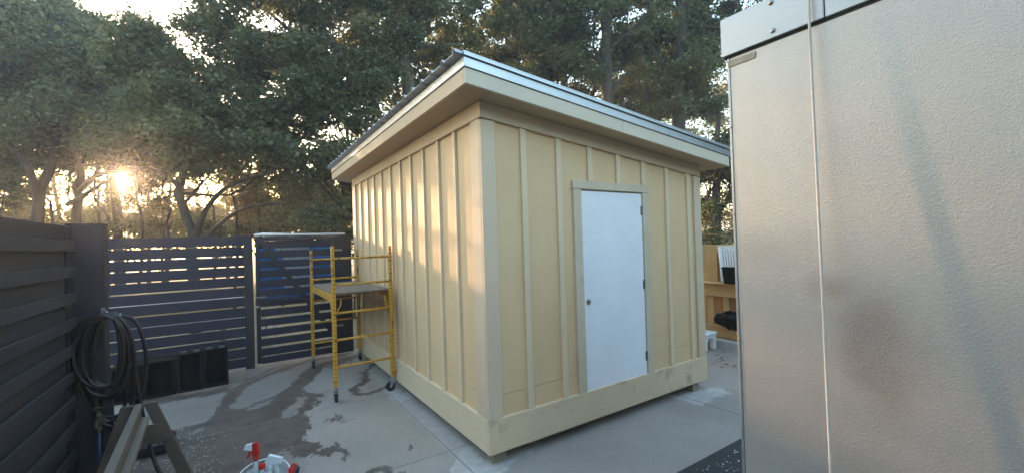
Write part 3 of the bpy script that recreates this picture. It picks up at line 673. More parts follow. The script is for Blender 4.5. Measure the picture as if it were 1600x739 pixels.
def trigger(z, headmat, trigmat):
    hd = MB().hexa([(-.085, -.013, z+.035), (-.022, -.014, z+.030), (-.022, .014, z+.030), (-.085, .013, z+.035)], [(-.075, -.010, z+.066), (-.022, -.013, z+.076), (-.022, .013, z+.076), (-.075, .010, z+.066)])
    bk_ = MB().hexa([(-.0215, -.015, z+.0), (.03, -.015, z+.012), (.03, .015, z+.012), (-.0215, .015, z+.0)], [(-.0215, -.013, z+.078), (.012, -.012, z+.080), (.012, .012, z+.080), (-.0215, .013, z+.078)])
    tr = MB().hexa([(-.066, -.008, z-.02), (-.054, -.008, z-.025), (-.054, .008, z-.025), (-.066, .008, z-.02)], [(-.045, -.008, z+.034), (-.024, -.008, z+.030), (-.024, .008, z+.030), (-.045, .008, z+.034)])
    nk = MB().lathe([(.018, z-.03), (.021, z-.025), (.021, z-.002), (.013, z+.0)], n=14)
    return [('spray_head', hd, headmat), ('head_back', bk_, trigmat), ('trigger', tr, trigmat), ('collar', nk, trigmat)]
sp = [(.001, 0), (.040, 0), (.042, .02), (.042, .15), (.034, .20), (.016, .26), (.016, .30), (.001, .30)]
bottle('spray_bottle', 'spray bottle with white and red trigger, tallest in the bucket', bx0-.066, by0+.045, .03, -.583, sp, 'bottle_body',
       trigger(.335, 'whiteplastic', 'redplastic')+[('label_band', MB().lathe([(.0427, .06), (.0427, .14)], n=18), 'blueplastic')], MAT['clear'])
bottle('spray_bottle', 'all white spray bottle on the right side of the bucket', bx0-.005, by0+.030, -.16, 2.56, [(.001, 0), (.038, 0), (.040, .02), (.040, .12), (.032, .16), (.016, .20), (.016, .24), (.001, .24)], 'bottle_body',
       [('spray_head', MB().hexa([(-.085, -.013, .285), (.05, -.02, .25), (.05, .02, .25), (-.085, .013, .285)], [(-.08, -.010, .318), (.02, -.014, .325), (.02, .014, .325), (-.08, .010, .318)]), 'whiteplastic'),
        ('trigger', MB().hexa([(-.07, -.008, .215), (-.058, -.008, .21), (-.058, .008, .21), (-.07, .008, .215)], [(-.05, -.008, .278), (-.025, -.008, .272), (-.025, .008, .272), (-.05, .008, .278)]), 'whiteplastic'),
        ('collar', MB().lathe([(.02, .23), (.02, .252), (.012, .262)], n=14), 'whiteplastic')], MAT['whiteplastic'])
bottle('cleaner_bottle', 'clear bottle with a flat red screw cap in the bucket', bx0-.03, by0-.05, .02, 0, [(.001, 0), (.042, 0), (.044, .02), (.044, .20), (.03, .245), (.02, .26), (.02, .275), (.001, .275)], 'bottle_body',
       [('cap', MB().lathe([(.001, .297), (.022, .297), (.024, .292), (.024, .27), (.001, .27)], n=18), 'redplastic')], MAT['clear'])
bottle('cleaner_bottle', 'white bottle with red neck leaning at the bucket rim', bx0+.06, by0-.085, .45, .2, [(.001, 0), (.036, 0), (.038, .02), (.038, .16), (.03, .20), (.001, .20)], 'bottle_body',
       [('neck', MB().lathe([(.030, .201), (.028, .23), (.017, .27), (.001, .272)], n=16), 'redplastic')], MAT['whiteplastic'])
bottle('cleaner_bottle', 'dark blue bottle leaning at the right of the bucket', bx0+.10, by0-.02, .4, -.2, [(.001, 0), (.036, 0), (.038, .02), (.038, .19), (.03, .23), (.001, .235)], 'bottle_body', [], simple('navy_bottle', (.015, .025, .07), .4))
bottle('cleaner_bottle', 'squat white bottle at the left of the bucket', bx0-.10, by0-.03, -.1, 0, [(.001, 0), (.036, 0), (.038, .02), (.038, .17), (.018, .21), (.018, .235), (.001, .235)], 'bottle_body', [], MAT['whiteplastic'])

# ------------------------------------------------------------------ walk-in steel box, its cord, the mat
BXF, BYE = 1.667, .912
def stucco():
    t = NT('stucco_steel')
    vo = t.node('ShaderNodeTexVoronoi', feature='SMOOTH_F1'); vo.inputs['Scale'].default_value = 230; vo.inputs['Smoothness'].default_value = .6
    wv = t.node('ShaderNodeVectorMath', operation='ADD'); nz = t.node('ShaderNodeTexNoise'); nz.inputs['Scale'].default_value = 105; t.l(t.obj, nz.inputs['Vector'])
    sc2 = t.node('ShaderNodeVectorMath', operation='SCALE'); sc2.inputs['Scale'].default_value = .02; t.l(nz.outputs['Color'], sc2.inputs[0])
    t.l(t.mapv((1, 1, 1.25), t.obj), wv.inputs[0]); t.l(sc2.outputs[0], wv.inputs[1]); t.l(wv.outputs[0], vo.inputs['Vector'])
    big = t.noise(1.2, 5, .6, t.obj)
    c = t.mix(t.ramp(big, [(.3, 0), (.7, 1)]), (.41, .375, .34), (.455, .42, .385))
    # rubbed brown stain and scuffs (object space: local origin is the panel's far bottom corner)
    def spot(y, z, ry, rz, lo, hi):
        m = t.node('ShaderNodeMapping'); m.inputs['Location'].default_value = (0, -y/ry, -z/rz); m.inputs['Scale'].default_value = (0, 1/ry, 1/rz)
        ds = t.node('ShaderNodeVectorMath', operation='DISTORT' if False else 'LENGTH')
        wa_ = t.node('ShaderNodeVectorMath', operation='ADD'); t.l(t.obj, m.inputs[0])
        n2 = t.node('ShaderNodeTexNoise'); n2.inputs['Scale'].default_value = 5; n2.inputs['Detail'].default_value = 6; t.l(t.obj, n2.inputs['Vector'])
        s2 = t.node('ShaderNodeVectorMath', operation='SCALE'); s2.inputs['Scale'].default_value = .9
        sb = t.node('ShaderNodeVectorMath', operation='SUBTRACT'); t.l(n2.outputs['Color'], sb.inputs[0]); sb.inputs[1].default_value = (.5, .5, .5); t.l(sb.outputs[0], s2.inputs[0])
        t.l(m.outputs[0], wa_.inputs[0]); t.l(s2.outputs[0], wa_.inputs[1]); t.l(wa_.outputs[0], ds.inputs[0])
        return t.ramp(ds.outputs['Value'], [(lo, 1), (hi, 0)])
    grit = t.ramp(t.noise(150, 3, .7, t.obj), [(.3, .55), (.66, 1)])
    s1 = t.math('MULTIPLY', spot(-.44, 1.56, .17, .27, .25, 1.35), grit)
    s2 = t.math('MULTIPLY', spot(-.455, 1.46, .15, .26, .2, 1.35), grit)
    s3 = t.math('MULTIPLY', spot(-.33, 1.72, .12, .08, .1, 1.3), grit)
    s4 = t.math('MULTIPLY', spot(-.10, 1.86, .22, .10, .0, 1.4), .22)
    st_ = t.math('MAXIMUM', t.math('MAXIMUM', s1, s2), t.math('MAXIMUM', t.math('MULTIPLY', s3, .8), s4))
    c = t.mix(t.math('MULTIPLY', st_, .85), c, (.18, .13, .095))
    t.set(Base_Color=c, Metallic=t.math('SUBTRACT', .6, t.math('MULTIPLY', st_, .55)), Roughness=t.math('ADD', .5, t.math('MULTIPLY', st_, .2)))
    t.bump(t.math('ADD', vo.outputs['Distance'], t.math('MULTIPLY', nz.outputs[0], .4)), .20, .0035); return t.m
MAT['stucco'] = stucco()
def brushed():
    t = NT('brushed_steel'); g = t.noise(1, 4, .6, t.mapv((3, 3, 60))); 
    t.set(Base_Color=t.mix(g, (.35, .35, .35), (.41, .41, .41)), Metallic=.8, Roughness=.48); t.bump(g, .06, .002); return t.m
MAT['brushed'] = brushed()
bx_ = thing('steel_cold_box', 'big embossed steel cold box with a brown smudge, close on the right', 'cold box', (BXF, BYE, 0))
MB().box(BXF, BXF+.08, -3.2, BYE-.0125, .16, 2.628).build('wall_panel', MAT['stucco'], bx_)
MB().box(BXF+.081, 3.9, -3.2, BYE-.02, .16, 2.70).build('box_body', MAT['brushed'], bx_)
MB().box(BXF-.0025, BXF+.10, BYE-.0105, BYE, .16, 2.628).build('edge_flange', MAT['brushed'], bx_, bevel=.002)
MB().box(BXF-.012, BXF+.12, .575, BYE+.018, 2.632, 2.785).build('top_band', MAT['brushed'], bx_, bevel=.003)
MB().box(BXF-.010, BXF+.12, -3.2, .573, 2.632, 2.785).build('top_band', MAT['brushed'], bx_, bevel=.003)
MB().box(BXF-.003, BXF+.05, -3.2, BYE+.008, 2.622, 2.633).build('band_shadow_gap', MAT['dark_hole'], bx_)
for y, z in ((.736, 2.763), (.733, 2.658), (.40, 2.763), (.40, 2.658), (.0, 2.763), (.0, 2.658)):
    MB().lathe([(.001, .006), (.005, .006), (.0085, .003), (.010, 0)], (BXF-.012, y, z), 14, (-1, 0, 0)).build('bolt', MAT['hinge'], bx_, smooth=True)
for z in (2.346, 2.0, 1.5, 1.15, .7): MB().lathe([(.001, .003), (.004, .002), (.005, 0)], (BXF-.0025, BYE-.007, z), 10, (-1, 0, 0)).build('rivet', MAT['hinge'], bx_)
MB().hexa([(BXF-.0035, .805, 2.588), (BXF-.0035, .908, 2.588), (BXF-.0027, .908, 2.588), (BXF-.0027, .805, 2.588)], [(BXF-.0035, .800, 2.612), (BXF-.0035, .908, 2.612), (BXF-.0027, .908, 2.612), (BXF-.0027, .800, 2.612)]).build('tape_strip', MAT['tape'], bx_)
for y in (.6, -2.6): MB().box(BXF+.15, 3.7, y-.1, y+.1, .0, .159).build('skid', MAT['block'], bx_)
cd_ = MB().tube(spline([(BXF-.022, .612, 2.80), (BXF-.030, .610, 2.6), (BXF-.045, .600, 2.0), (BXF-.066, .588, 1.3), (BXF-.075, .584, .9), (BXF-.08, .582, .3), (BXF-.08, .575, .02)], 40), .0042, 8).build('hanging_cord', MAT['cord'], smooth=True)
tag(cd_, 'pale nylon cord hanging down the front of the steel box', 'cord')
mt = thing('rubber_mat', 'black rubber mat with white specks at the foot of the steel box', 'mat', (3.0, 1.2, 0))
MB().box(2.15, 4.6, -1.2, 2.148, .0015, .013).build('mat_sheet', MAT['rubber'], mt, bevel=.003)
m = MB(); random.seed(5)
for k in range(46):
    u, v = random.uniform(1085, 1158), random.uniform(692, 739); x, y = gnd(u, v); s = random.uniform(.002, .006)
    if y < 2.1: m.box(x-s*random.uniform(.6, 2), x+s, y-s, y+s, .0135, .0155)
m.build('paint_speck', MAT['whiteplastic'], mt)

# ------------------------------------------------------------------ right-hand background
FXR = 7.16
wf = thing('board_fence', 'new pine board fence behind the shed on the right', 'fence', (FXR, 5, 0))
bd = MB().box(FXR, FXR+.02, 0, .137, 0, 1.755).build('board', MAT['pine'], wf, bevel=.003, loc=(FXR, 0, 0))
y = 2.2; k = 0
while y < 9.5:
    o = bd if k == 0 else copy_part(bd, wf, (0,0,0)); o.location = (random.uniform(-.004, .004), y-5, random.uniform(-.008, .008)); y += .141; k += 1
rk = thing('timber_rack', 'rough pine rack with rails and uprights against the board fence', 'rack', (7.05, 4.2, 0))
MB().box(6.98, 7.02, 3.0, 4.42, .86, 1.08).build('rail', MAT['pine_y'], rk, bevel=.004)
MB().box(6.88, 7.15, 3.0, 4.45, 1.082, 1.105).build('shelf_board', MAT['pine_y'], rk, bevel=.003)
MB().box(6.98, 7.02, 3.0, 4.40, .16, .36).build('rail', MAT['pine_y'], rk, bevel=.004)
for y in (4.30, 4.02, 3.72, 3.4): MB().box(7.022, 7.06, y-.05, y+.05, .14, 1.08).build('upright', MAT['pine'], rk, bevel=.004)
for y in (4.24, 4.06, 3.75): MB().box(7.10, 7.14, y-.04, y+.04, 1.107, 1.62).build('upright', MAT['pine'], rk, bevel=.004)
wc = thing('plastic_chair', 'white slatted plastic chair leaning on the pine rack', 'chair', (6.95, 4.0, 1.107))
for k in range(8):
    y = 4.11-k*.045; MB().hexa([(6.93, y-.14, 1.13), (6.945, y-.14, 1.13), (6.945, y-.115, 1.13), (6.93, y-.115, 1.13)], [(7.06, y-.03, 1.70), (7.075, y-.03, 1.70), (7.075, y, 1.70), (7.06, y, 1.70)]).build('slat', MAT['whiteplastic'], wc)
MB().beam((7.075, 4.16, 1.70), (7.075, 3.70, 1.70), .03, .06).build('top_rail', MAT['whiteplastic'], wc, bevel=.006)
MB().beam((6.94, 4.02, 1.12), (7.07, 4.135, 1.70), .035, .045).build('frame', MAT['whiteplastic'], wc, bevel=.006)
MB().beam((6.94, 3.60, 1.12), (7.07, 3.70, 1.70), .035, .045).build('frame', MAT['whiteplastic'], wc, bevel=.006)
pp = thing('plant_pot', 'black square pot in front of the white chair on the rack', 'pot', (6.90, 3.80, 1.107))
MB().hexa([(6.82, 3.66, 1.107), (6.92, 3.66, 1.107), (6.92, 3.93, 1.107), (6.82, 3.93, 1.107)], [(6.80, 3.64, 1.36), (6.928, 3.64, 1.36), (6.928, 3.95, 1.36), (6.80, 3.95, 1.36)]).build('pot_body', MAT['blackplastic'], pp, bevel=.008)
MB().box(6.795, 6.93, 3.635, 3.955, 1.361, 1.385).build('rim', MAT['blackplastic'], pp, bevel=.005)
bg_ = thing('black_bag', 'crumpled black plastic bag slumped against the lower rack rail', 'bag', (6.93, 3.95, .36))
bmx = bmesh.new(); bmesh.ops.create_icosphere(bmx, subdivisions=3, radius=1)
random.seed(2)
for vv in bmx.verts:
    n_ = 1+.16*math.sin(vv.co.x*7+vv.co.z*5)+.12*math.sin(vv.co.y*11+1)
    vv.co = Vector((vv.co.x*.10*n_, vv.co.y*.26*n_, .14*vv.co.z*n_*(1.0-.5*vv.co.y)+.02))
me = bpy.data.meshes.new('bag_body'); bmx.to_mesh(me); bmx.free(); me.materials.append(MAT['blackplastic'])
bo = bpy.data.objects.new('bag_body', me); C.objects.link(bo); bo.parent = bg_; bo.location = (-.06, -.05, .12)
MB().tube([(6.93, 4.16, .50), (6.91, 4.14, .56), (6.92, 4.10, .52)], .02, 8).build('tied_neck', MAT['whiteplastic'], bg_)
hp = thing('wire_hoop', 'pale round hoop leaning beside the black bag', 'hoop', (6.84, 3.62, .14))
MB().tube([(6.84+.02*math.cos(a), 3.66+.13*math.cos(a), .42+.15*math.sin(a)) for a in np.linspace(0, 6.283, 30)], .011, 6).build('hoop_ring', MAT['whiteplastic'], hp)
sp_ = thing('step_stool', 'white plastic step stool on the concrete behind the shed corner', 'stool', (6.55, 4.45, 0))
MB().box(6.42, 6.80, 4.05, 4.65, .25, .29).build('stool_top', MAT['whiteplastic'], sp_, bevel=.015)
for (xa, xb, ya, yb) in ((6.44, 6.52, 4.07, 4.15), (6.70, 6.78, 4.07, 4.15), (6.44, 6.52, 4.55, 4.63), (6.70, 6.78, 4.55, 4.63)):
    MB().box(xa, xb, ya, yb, .001, .249).build('leg', MAT['whiteplastic'], sp_, bevel=.01)
MB().prism([(6.522, .249), (6.698, .249), (6.698, .14), (6.66, .20), (6.56, .20), (6.522, .14)], 1, 4.072, 4.09).build('apron', MAT['whiteplastic'], sp_)

# ------------------------------------------------------------------ trees
SUNv = np.array(SUN)
def keep_mask(p, rs):
    """thin the leaves out where the low sun is seen to come through the wood"""
    k = np.ones(len(p), bool)
    t = (1.70-p[:, 0])/(-SUNv[0]); y = p[:, 1]-SUNv[1]*t; z = p[:, 2]-SUNv[2]*t
    a = (t > 0) & (y > -.6) & (y < 1.2) & (z > .9) & (z < 2.9); k &= ~(a & (rs.random(len(p)) < .975))
    b = (t > 0) & (y > 2.8) & (y < 8.2) & (z > 1.2) & (z < 3.4); k &= ~(b & (rs.random(len(p)) < .86))
    d = p-np.array((0, 0, CAMH)); s = d@SUNv; r = np.linalg.norm(d-s[:, None]*SUNv, axis=1)
    k &= ~((r < .20+.003*s) & (rs.random(len(p)) < .93)); return k
def in_gap(q):
    t = (1.70-q[0])/(-SUNv[0]); y = q[1]-SUNv[1]*t; z = q[2]-SUNv[2]*t
    return t > 0 and (-.6 < y < 1.2 and .9 < z < 2.9 or 2.8 < y < 8.2 and 1.2 < z < 3.4)
def leaf_mesh(name, cen, size, rs, mat, parent):
    n = len(cen); a = rs.normal(0, 1, (n, 3)); a /= np.linalg.norm(a, axis=1, keepdims=True); a[:, 2] *= .8
    b = rs.normal(0, 1, (n, 3)); b = np.cross(a, b); b /= np.linalg.norm(b, axis=1, keepdims=True)+1e-9
    s = size*rs.uniform(.6, 1.35, n)[:, None]
    V = np.empty((n, 4, 3)); V[:, 0] = cen+a*s; V[:, 1] = cen+b*s*.5; V[:, 2] = cen-a*s; V[:, 3] = cen-b*s*.5
    me = bpy.data.meshes.new(name); V = V.reshape(-1, 3)-np.array(wloc(parent)) if parent else V.reshape(-1, 3)
    me.vertices.add(4*n); me.vertices.foreach_set('co', V.astype(np.float32).ravel())
    me.loops.add(4*n); me.loops.foreach_set('vertex_index', np.arange(4*n, dtype=np.int32))
    me.polygons.add(n); me.polygons.foreach_set('loop_start', np.arange(0, 4*n, 4, dtype=np.int32)); me.polygons.foreach_set('loop_total', np.full(n, 4, np.int32))
    me.update(calc_edges=True); me.materials.append(mat)
    o = bpy.data.objects.new(name, me); C.objects.link(o)
    if parent: o.parent = parent
    return o
def crown_points(blobs, n, rs, sig, clumps_per_m3=.55, gap=0.0):
    vol = np.array([b[1][0]*b[1][1]*b[1][2]*b[2] for b in blobs]); pts = []; cl_all = []
    for (c, r, wt), v in zip(blobs, vol):
        nc = max(4, int(4.2*v/wt*clumps_per_m3)); d = rs.normal(0, 1, (nc, 3)); d /= np.linalg.norm(d, axis=1, keepdims=True)
        cl = np.array(c)+d*np.array(r)*(rs.random((nc, 1))**.42); cl_all.append(cl)
        m = int(n*v/vol.sum()); wgt = rs.gamma(.9, 1, nc); wgt /= wgt.sum()
        i = rs.choice(nc, m, p=wgt); sg = sig*rs.uniform(.6, 1.3, nc)[i][:, None]
        pts.append(cl[i]+rs.normal(0, 1, (m, 3))*sg*np.array((1, 1, .62)))
    return np.vstack(pts), cl_all
def tree(name, label, trunk, r0, r1, blobs, n, lsize, lm, bm_='bark', seed=1, sig=.23, cat='tree', group=None, limbs=(), dens=1.7, twigs=9, corridor=True):
    rs = np.random.default_rng(seed); trunk = np.array(trunk, float)
    t = thing(name, label, cat, tuple(trunk[0]), group)
    m = MB(); P = spline(trunk, 14); P[1:-1] += rs.normal(0, .03, P[1:-1].shape); m.tube(P, np.linspace(r0, r1, 14), 10)
    P2, cl = crown_points(blobs, n, rs, sig, dens)
    for lp, ra, rb in limbs: m.tube(spline(lp, 12), np.linspace(ra, rb, 12), 8)
    for (c, r, wt), ccl in zip(blobs, cl):
        c = np.array(c); j = np.argmin(np.linalg.norm(P-c, axis=1)-.0*P[:, 2]); j = max(2, min(12, j-2)); s = P[j]
        mid = (s+c)/2+np.array((0, 0, -.12*np.linalg.norm(c-s)))+rs.normal(0, .15, 3)
        ra = max(.03, np.linspace(r0, r1, 14)[j]*.45); L = spline([s, mid, c], 8); m.tube(L, np.linspace(ra, ra*.4, 8), 6)
        for q in ccl[rs.choice(len(ccl), min(twigs, len(ccl)), False)]:
            if corridor and in_gap(q): continue
            k = rs.integers(3, 8); a = L[k]; mm = (a+q)/2+rs.normal(0, .12, 3); m.tube(spline([a, mm, q], 5), np.linspace(ra*.38, .008, 5), 4, False)
    m.build('trunk', MAT[bm_], t, smooth=True)
    if corridor: P2 = P2[keep_mask(P2, rs)]
    P2 = P2[P2[:, 2] > .1]
    leaf_mesh('crown', P2, lsize, rs, MAT[lm], t); return t
def B(u, v, D, ru, rv, rd, wt=1.0):       # crown lobe: centre seen at (u,v) at distance D, half sizes in photo px at that distance, depth in metres
    k = D/FPX; return (at(u, v, D), (ru*k, rd, rv*k), wt)
def A(u, v, D): return at(u, v, D)
def base(u, D): p = at(u, 385, D); p[2] = -.1; return p
# --- left: live oaks in front of the sun
tree('oak_tree', 'leaning oak at the far left, dark trunk beside the bright gap', [base(48, 13), A(60, 320, 13), A(78, 260, 13.2), A(100, 200, 13.4), A(120, 140, 13.4)], .17, .08,
     [B(-40, 150, 13, 110, 90, 2.2), B(60, 120, 13.4, 110, 75, 2.2), B(20, 55, 13, 90, 70, 2.0), B(-60, 260, 12.5, 70, 70, 1.2), B(100, 190, 13, 90, 45, 1.5), B(40, 205, 13, 90, 40, 1.4), B(70, 70, 13.6, 80, 55, 2)], 80000, .068, 'leaf_oak', seed=11,
     limbs=[([A(62, 315, 13), A(45, 265, 12.6), A(20, 230, 12.4), A(-20, 200, 12.4)], .11, .05)])
tree('oak_tree', 'broad oak left of the sun with low spreading limbs', [base(118, 14), A(121, 330, 14), A(124, 270, 14), A(128, 200, 14), A(140, 120, 14)], .145, .07,
     [B(115, 110, 14, 100, 90, 2.5), B(215, 170, 14, 105, 75, 2.3), B(125, 50, 14.4, 60, 45, 1.8), B(60, 30, 15, 60, 40, 1.5), B(160, 205, 13.6, 110, 36, 1.5), B(195, 135, 14, 80, 48, 2.2), B(250, 190, 13.6, 80, 50, 1.8), B(225, 225, 13.4, 90, 28, 1.2)], 92000, .068, 'leaf_oak', seed=12,
     limbs=[([A(123, 300, 14), A(150, 275, 13.8), A(185, 268, 13.6), A(230, 262, 13.4)], .09, .03), ([A(105, 320, 14), A(140, 300, 13.8), A(172, 280, 13.4)], .08, .04)])
tree('pine_tree', 'straight dark trunk standing right in front of the sun', [base(186, 15), A(181, 330, 15), A(174, 260, 15), A(182, 150, 15), A(210, 60, 15.2)], .16, .09,
     [B(205, 62, 16, 26, 22, .9), B(190, 32, 16, 24, 16, .7), B(225, 48, 16, 26, 14, .7), B(165, 120, 15.5, 60, 50, 1.5), B(250, 70, 16, 20, 12, .6)], 15000, .055, 'leaf_oak', seed=13, sig=.26)
tree('oak_tree', 'wide oak with limbs forking low above the back fence', [base(303, 10.5), A(303, 372, 10.5), A(288, 335, 10.5), A(283, 290, 10.6), A(292, 235, 10.8), A(300, 170, 11)], .13, .06,
     [B(290, 150, 11, 100, 80, 2.0), B(350, 215, 10.6, 85, 60, 1.7), B(235, 205, 11, 90, 50, 1.6), B(420, 250, 10.4, 70, 55, 1.5), B(330, 270, 10.2, 60, 26, 1.0, .5), B(310, 200, 11, 80, 50, 1.6), B(270, 230, 11, 70, 34, 1.3)], 78000, .062, 'leaf_oak', seed=14,
     limbs=[([A(306, 372, 10.5), A(318, 335, 10.4), A(345, 300, 10.3), A(380, 282, 10.2), A(430, 270, 10.2)], .075, .03), ([A(322, 372, 10.3), A(350, 345, 10.2), A(385, 325, 10.0), A(440, 318, 9.9)], .06, .02), ([A(284, 300, 10.6), A(262, 275, 10.7), A(235, 262, 10.8)], .06, .03)])
# --- large oak between the sun and the shed
tree('oak_tree', 'huge dark oak overhanging the yard left of the shed roof', [base(560, 12), A(575, 300, 12), A(590, 200, 12), A(560, 120, 11.6), A(500, 40, 11), A(470, -40, 11)], .20, .09,
     [B(420, 60, 11, 110, 70, 2.4), B(350, 30, 10.5, 60, 70, 1.8), B(520, 40, 11.4, 110, 80, 2.6), B(460, 150, 10.8, 100, 65, 2.2), B(400, 190, 10.4, 70, 60, 1.6), B(540, 200, 11.4, 70, 80, 2.0), B(480, 265, 11, 80, 50, 1.8), B(430, -60, 11, 130, 60, 2.5), B(600, -40, 12, 110, 70, 2.5), B(370, 110, 10.6, 55, 50, 1.5), B(520, 130, 11.2, 80, 60, 1.8), B(590, 110, 12.4, 60, 60, 1.8), B(570, 250, 12, 60, 50, 1.6), B(500, 320, 11.5, 60, 40, 1.3)], 132000, .061, 'leaf_oak', seed=15,
     limbs=[([A(585, 230, 12), A(540, 190, 11.6), A(490, 150, 11.2), A(440, 110, 11), A(400, 90, 10.8)], .14, .05), ([A(570, 260, 12), A(520, 230, 11.6), A(470, 215, 11.2), A(420, 220, 10.8)], .10, .04), ([A(560, 120, 11.6), A(520, 90, 11.4), A(480, 70, 11.2), A(420, 20, 11)], .10, .04)])
# --- behind the shed
tree('poplar_tree', 'pale barked tree rising behind the high corner of the shed roof', [base(655, 14), A(645, 250, 14), A(636, 110, 14), A(628, 40, 14), A(622, -60, 14)], .27, .16,
     [B(640, 20, 14.5, 90, 55, 2.2), B(700, 60, 14.5, 70, 50, 2), B(590, 60, 14, 50, 50, 1.6), B(660, -60, 14.5, 120, 50, 2.4), B(700, 140, 15, 60, 60, 1.8), B(620, 140, 14.6, 60, 60, 1.6), B(660, 110, 14.8, 50, 40, 1.4)], 46000, .072, 'leaf_mid', 'bark_pale', seed=16,
     limbs=[([A(637, 78, 14), A(660, 60, 13.9), A(690, 35, 13.8)], .08, .04), ([A(637, 76, 14), A(670, 73, 13.9), A(720, 70, 13.8)], .09, .04), ([A(634, 70, 14), A(610, 45, 13.9), A(600, 20, 13.8)], .07, .03)])
tree('oak_tree', 'tree with a slanting trunk behind the middle of the shed roof', [base(880, 15), A(868, 250, 15), A(852, 120, 15), A(835, 40, 15), A(818, -50, 15)], .25, .15,
     [B(790, 40, 15, 80, 60, 2.2), B(850, 30, 15.4, 60, 60, 2), B(820, -60, 15, 110, 50, 2.4), B(800, 120, 15.6, 70, 45, 1.8), B(870, 110, 15.6, 50, 45, 1.6)], 46000, .072, 'leaf_mid', seed=17)
tree('pine_tree', 'tall straight trunk behind the shed, above the door', [base(960, 14), A(955, 250, 14), A(950, 150, 14), A(946, 60, 14), A(944, -60, 14)], .20, .15,
     [B(930, 40, 14.6, 60, 60, 2.0), B(985, 60, 14.6, 50, 50, 1.8), B(940, -60, 14, 110, 45, 2.2), B(920, 140, 15, 45, 50, 1.5), B(1000, 150, 14.8, 45, 45, 1.5)], 38000, .072, 'leaf_mid', seed=18,
     limbs=[([A(952, 150, 14), A(975, 120, 13.9), A(985, 110, 13.8)], .06, .04), ([A(950, 80, 14), A(990, 45, 13.9), A(1025, 15, 13.8)], .07, .04)])
tree('pine_tree', 'slimmer grey trunk between the two straight trunks behind the shed', [base(888, 17), A(884, 200, 17), A(878, 100, 17), A(874, 20, 17), A(872, -60, 17)], .18, .12,
     [B(885, 60, 17.5, 55, 60, 2.0), B(870, -30, 17, 60, 50, 2.0)], 18000, .070, 'leaf_mid', 'bark_pale', seed=19)
tree('oak_tree', 'leafy tree with a forked trunk toward the steel box', [base(1010, 15.5), A(1008, 200, 15.5), A(1012, 120, 15.5), A(1016, 40, 15.5), A(1018, -60, 15.5)], .20, .14,
     [B(1020, 120, 16, 55, 70, 2.0), B(1060, 40, 15.6, 60, 55, 2.0), B(1020, -50, 15.5, 100, 50, 2.2), B(1060, 150, 16, 40, 60, 1.6)], 38000, .072, 'leaf_mid', 'bark_pale', seed=20)
tree('poplar_tree', 'thick leafy trunk just left of the steel box top', [base(1062, 14.5), A(1060, 240, 14.5), A(1062, 150, 14.5), A(1064, 60, 14.5), A(1065, -50, 14.5)], .26, .18,
     [B(1050, 110, 14.6, 34, 90, 1.2), B(1110, 60, 14.8, 50, 45, 1.8), B(1120, -40, 14.5, 90, 45, 2.2), B(1100, 150, 15, 38, 40, 1.5, .6), B(1160, 20, 15, 60, 60, 2)], 38000, .072, 'leaf_mid', seed=21,
     limbs=[([A(1062, 40, 14.5), A(1100, 42, 14.2), A(1135, 46, 14.0)], .07, .03), ([A(1062, 60, 14.5), A(1035, 45, 14.3), A(1010, 60, 14.2)], .06, .03)])
tree('cedar_tree', 'dense dark evergreen behind the low end of the shed roof', [base(1120, 13), A(1120, 300, 13), A(1120, 220, 13), A(1120, 170, 13)], .16, .05,
     [B(1115, 290, 13, 60, 80, 1.6), B(1120, 210, 13, 45, 45, 1.3), B(1090, 350, 13, 70, 50, 1.4), B(1170, 280, 13.4, 60, 100, 1.6)], 46000, .055, 'leaf_dark', seed=22, dens=.9)
tree('laurel_bush', 'small upright bush above the pine board fence', [base(1112, 10.6), A(1112, 370, 10.6), A(1111, 340, 10.6), A(1111, 325, 10.6)], .03, .012,
     [B(1111, 352, 10.6, 11, 34, .25), B(1113, 375, 10.6, 12, 20, .25), B(1109, 335, 10.6, 8, 16, .18)], 1500, .038, 'leaf_mid', seed=23, sig=.10, dens=18, cat='bush')
# --- backdrop trees further behind, between the crowns
for k, (u, D, blobs, lab, lm_) in enumerate((
    (500, 20, [B(500, 300, 20, 60, 50, 2), B(470, 330, 19, 50, 40, 1.6), B(530, 340, 19, 40, 40, 1.6)], 'bushy tree low behind the gate', 'leaf_mid'),
    (410, 24, [B(415, 320, 24, 50, 40, 2), B(390, 345, 23, 40, 30, 1.6)], 'small golden green tree seen above the slatted fence', 'leaf_gold'),
    (760, 20, [B(720, 60, 20, 70, 70, 2.5), B(780, 90, 20, 60, 60, 2.5)], 'distant tree filling the gaps over the shed roof', 'leaf_mid'),
    (1000, 21, [B(960, 110, 21, 70, 80, 2.5), B(1040, 120, 21, 60, 80, 2.5)], 'distant tree glimpsed between trunks near the steel box', 'leaf_mid'))):
    tree('background_tree', lab, [base(u, D), A(u, 330, D), A(u, 250, D), A(u, 150 if k > 1 else 300, D)], .16, .06, blobs, 20000 if k > 1 else 15000, .085, lm_, seed=40+k, group='trees behind the nearer crowns')
slim = [(14, 20, 'slim trunk at the far left end of the fence'), (92, 21, 'slim trunk left of the broad oak'), (152, 24, 'thin trunk between the broad oak and the sun'),
        (166, 20, 'thin twin of the trunk next to the sun'), (232, 22, 'thin trunk right of the sun'), (260, 24, 'thin leaning trunk left of the forked oak'), (355, 26, 'thin trunk beyond the fork of the wide oak'), (445, 22, 'thin trunk above the middle of the gate')]
for k, (u, D, lab) in enumerate(slim):
    lean = random.uniform(-14, 14)
    tree('slim_tree', lab, [base(u, D), A(u+lean*.2, 340, D), A(u+lean*.6, 280, D), A(u+lean, 200, D)], .10, .05,
         [B(u+random.uniform(-25, 25), 335+random.uniform(-8, 8), D+1, 26, 18, 1.0), B(u+lean, 215, D, 30, 26, 1.0)], 3600, .075, 'leaf_gold', seed=60+k, group='slim trees beyond the back fence')
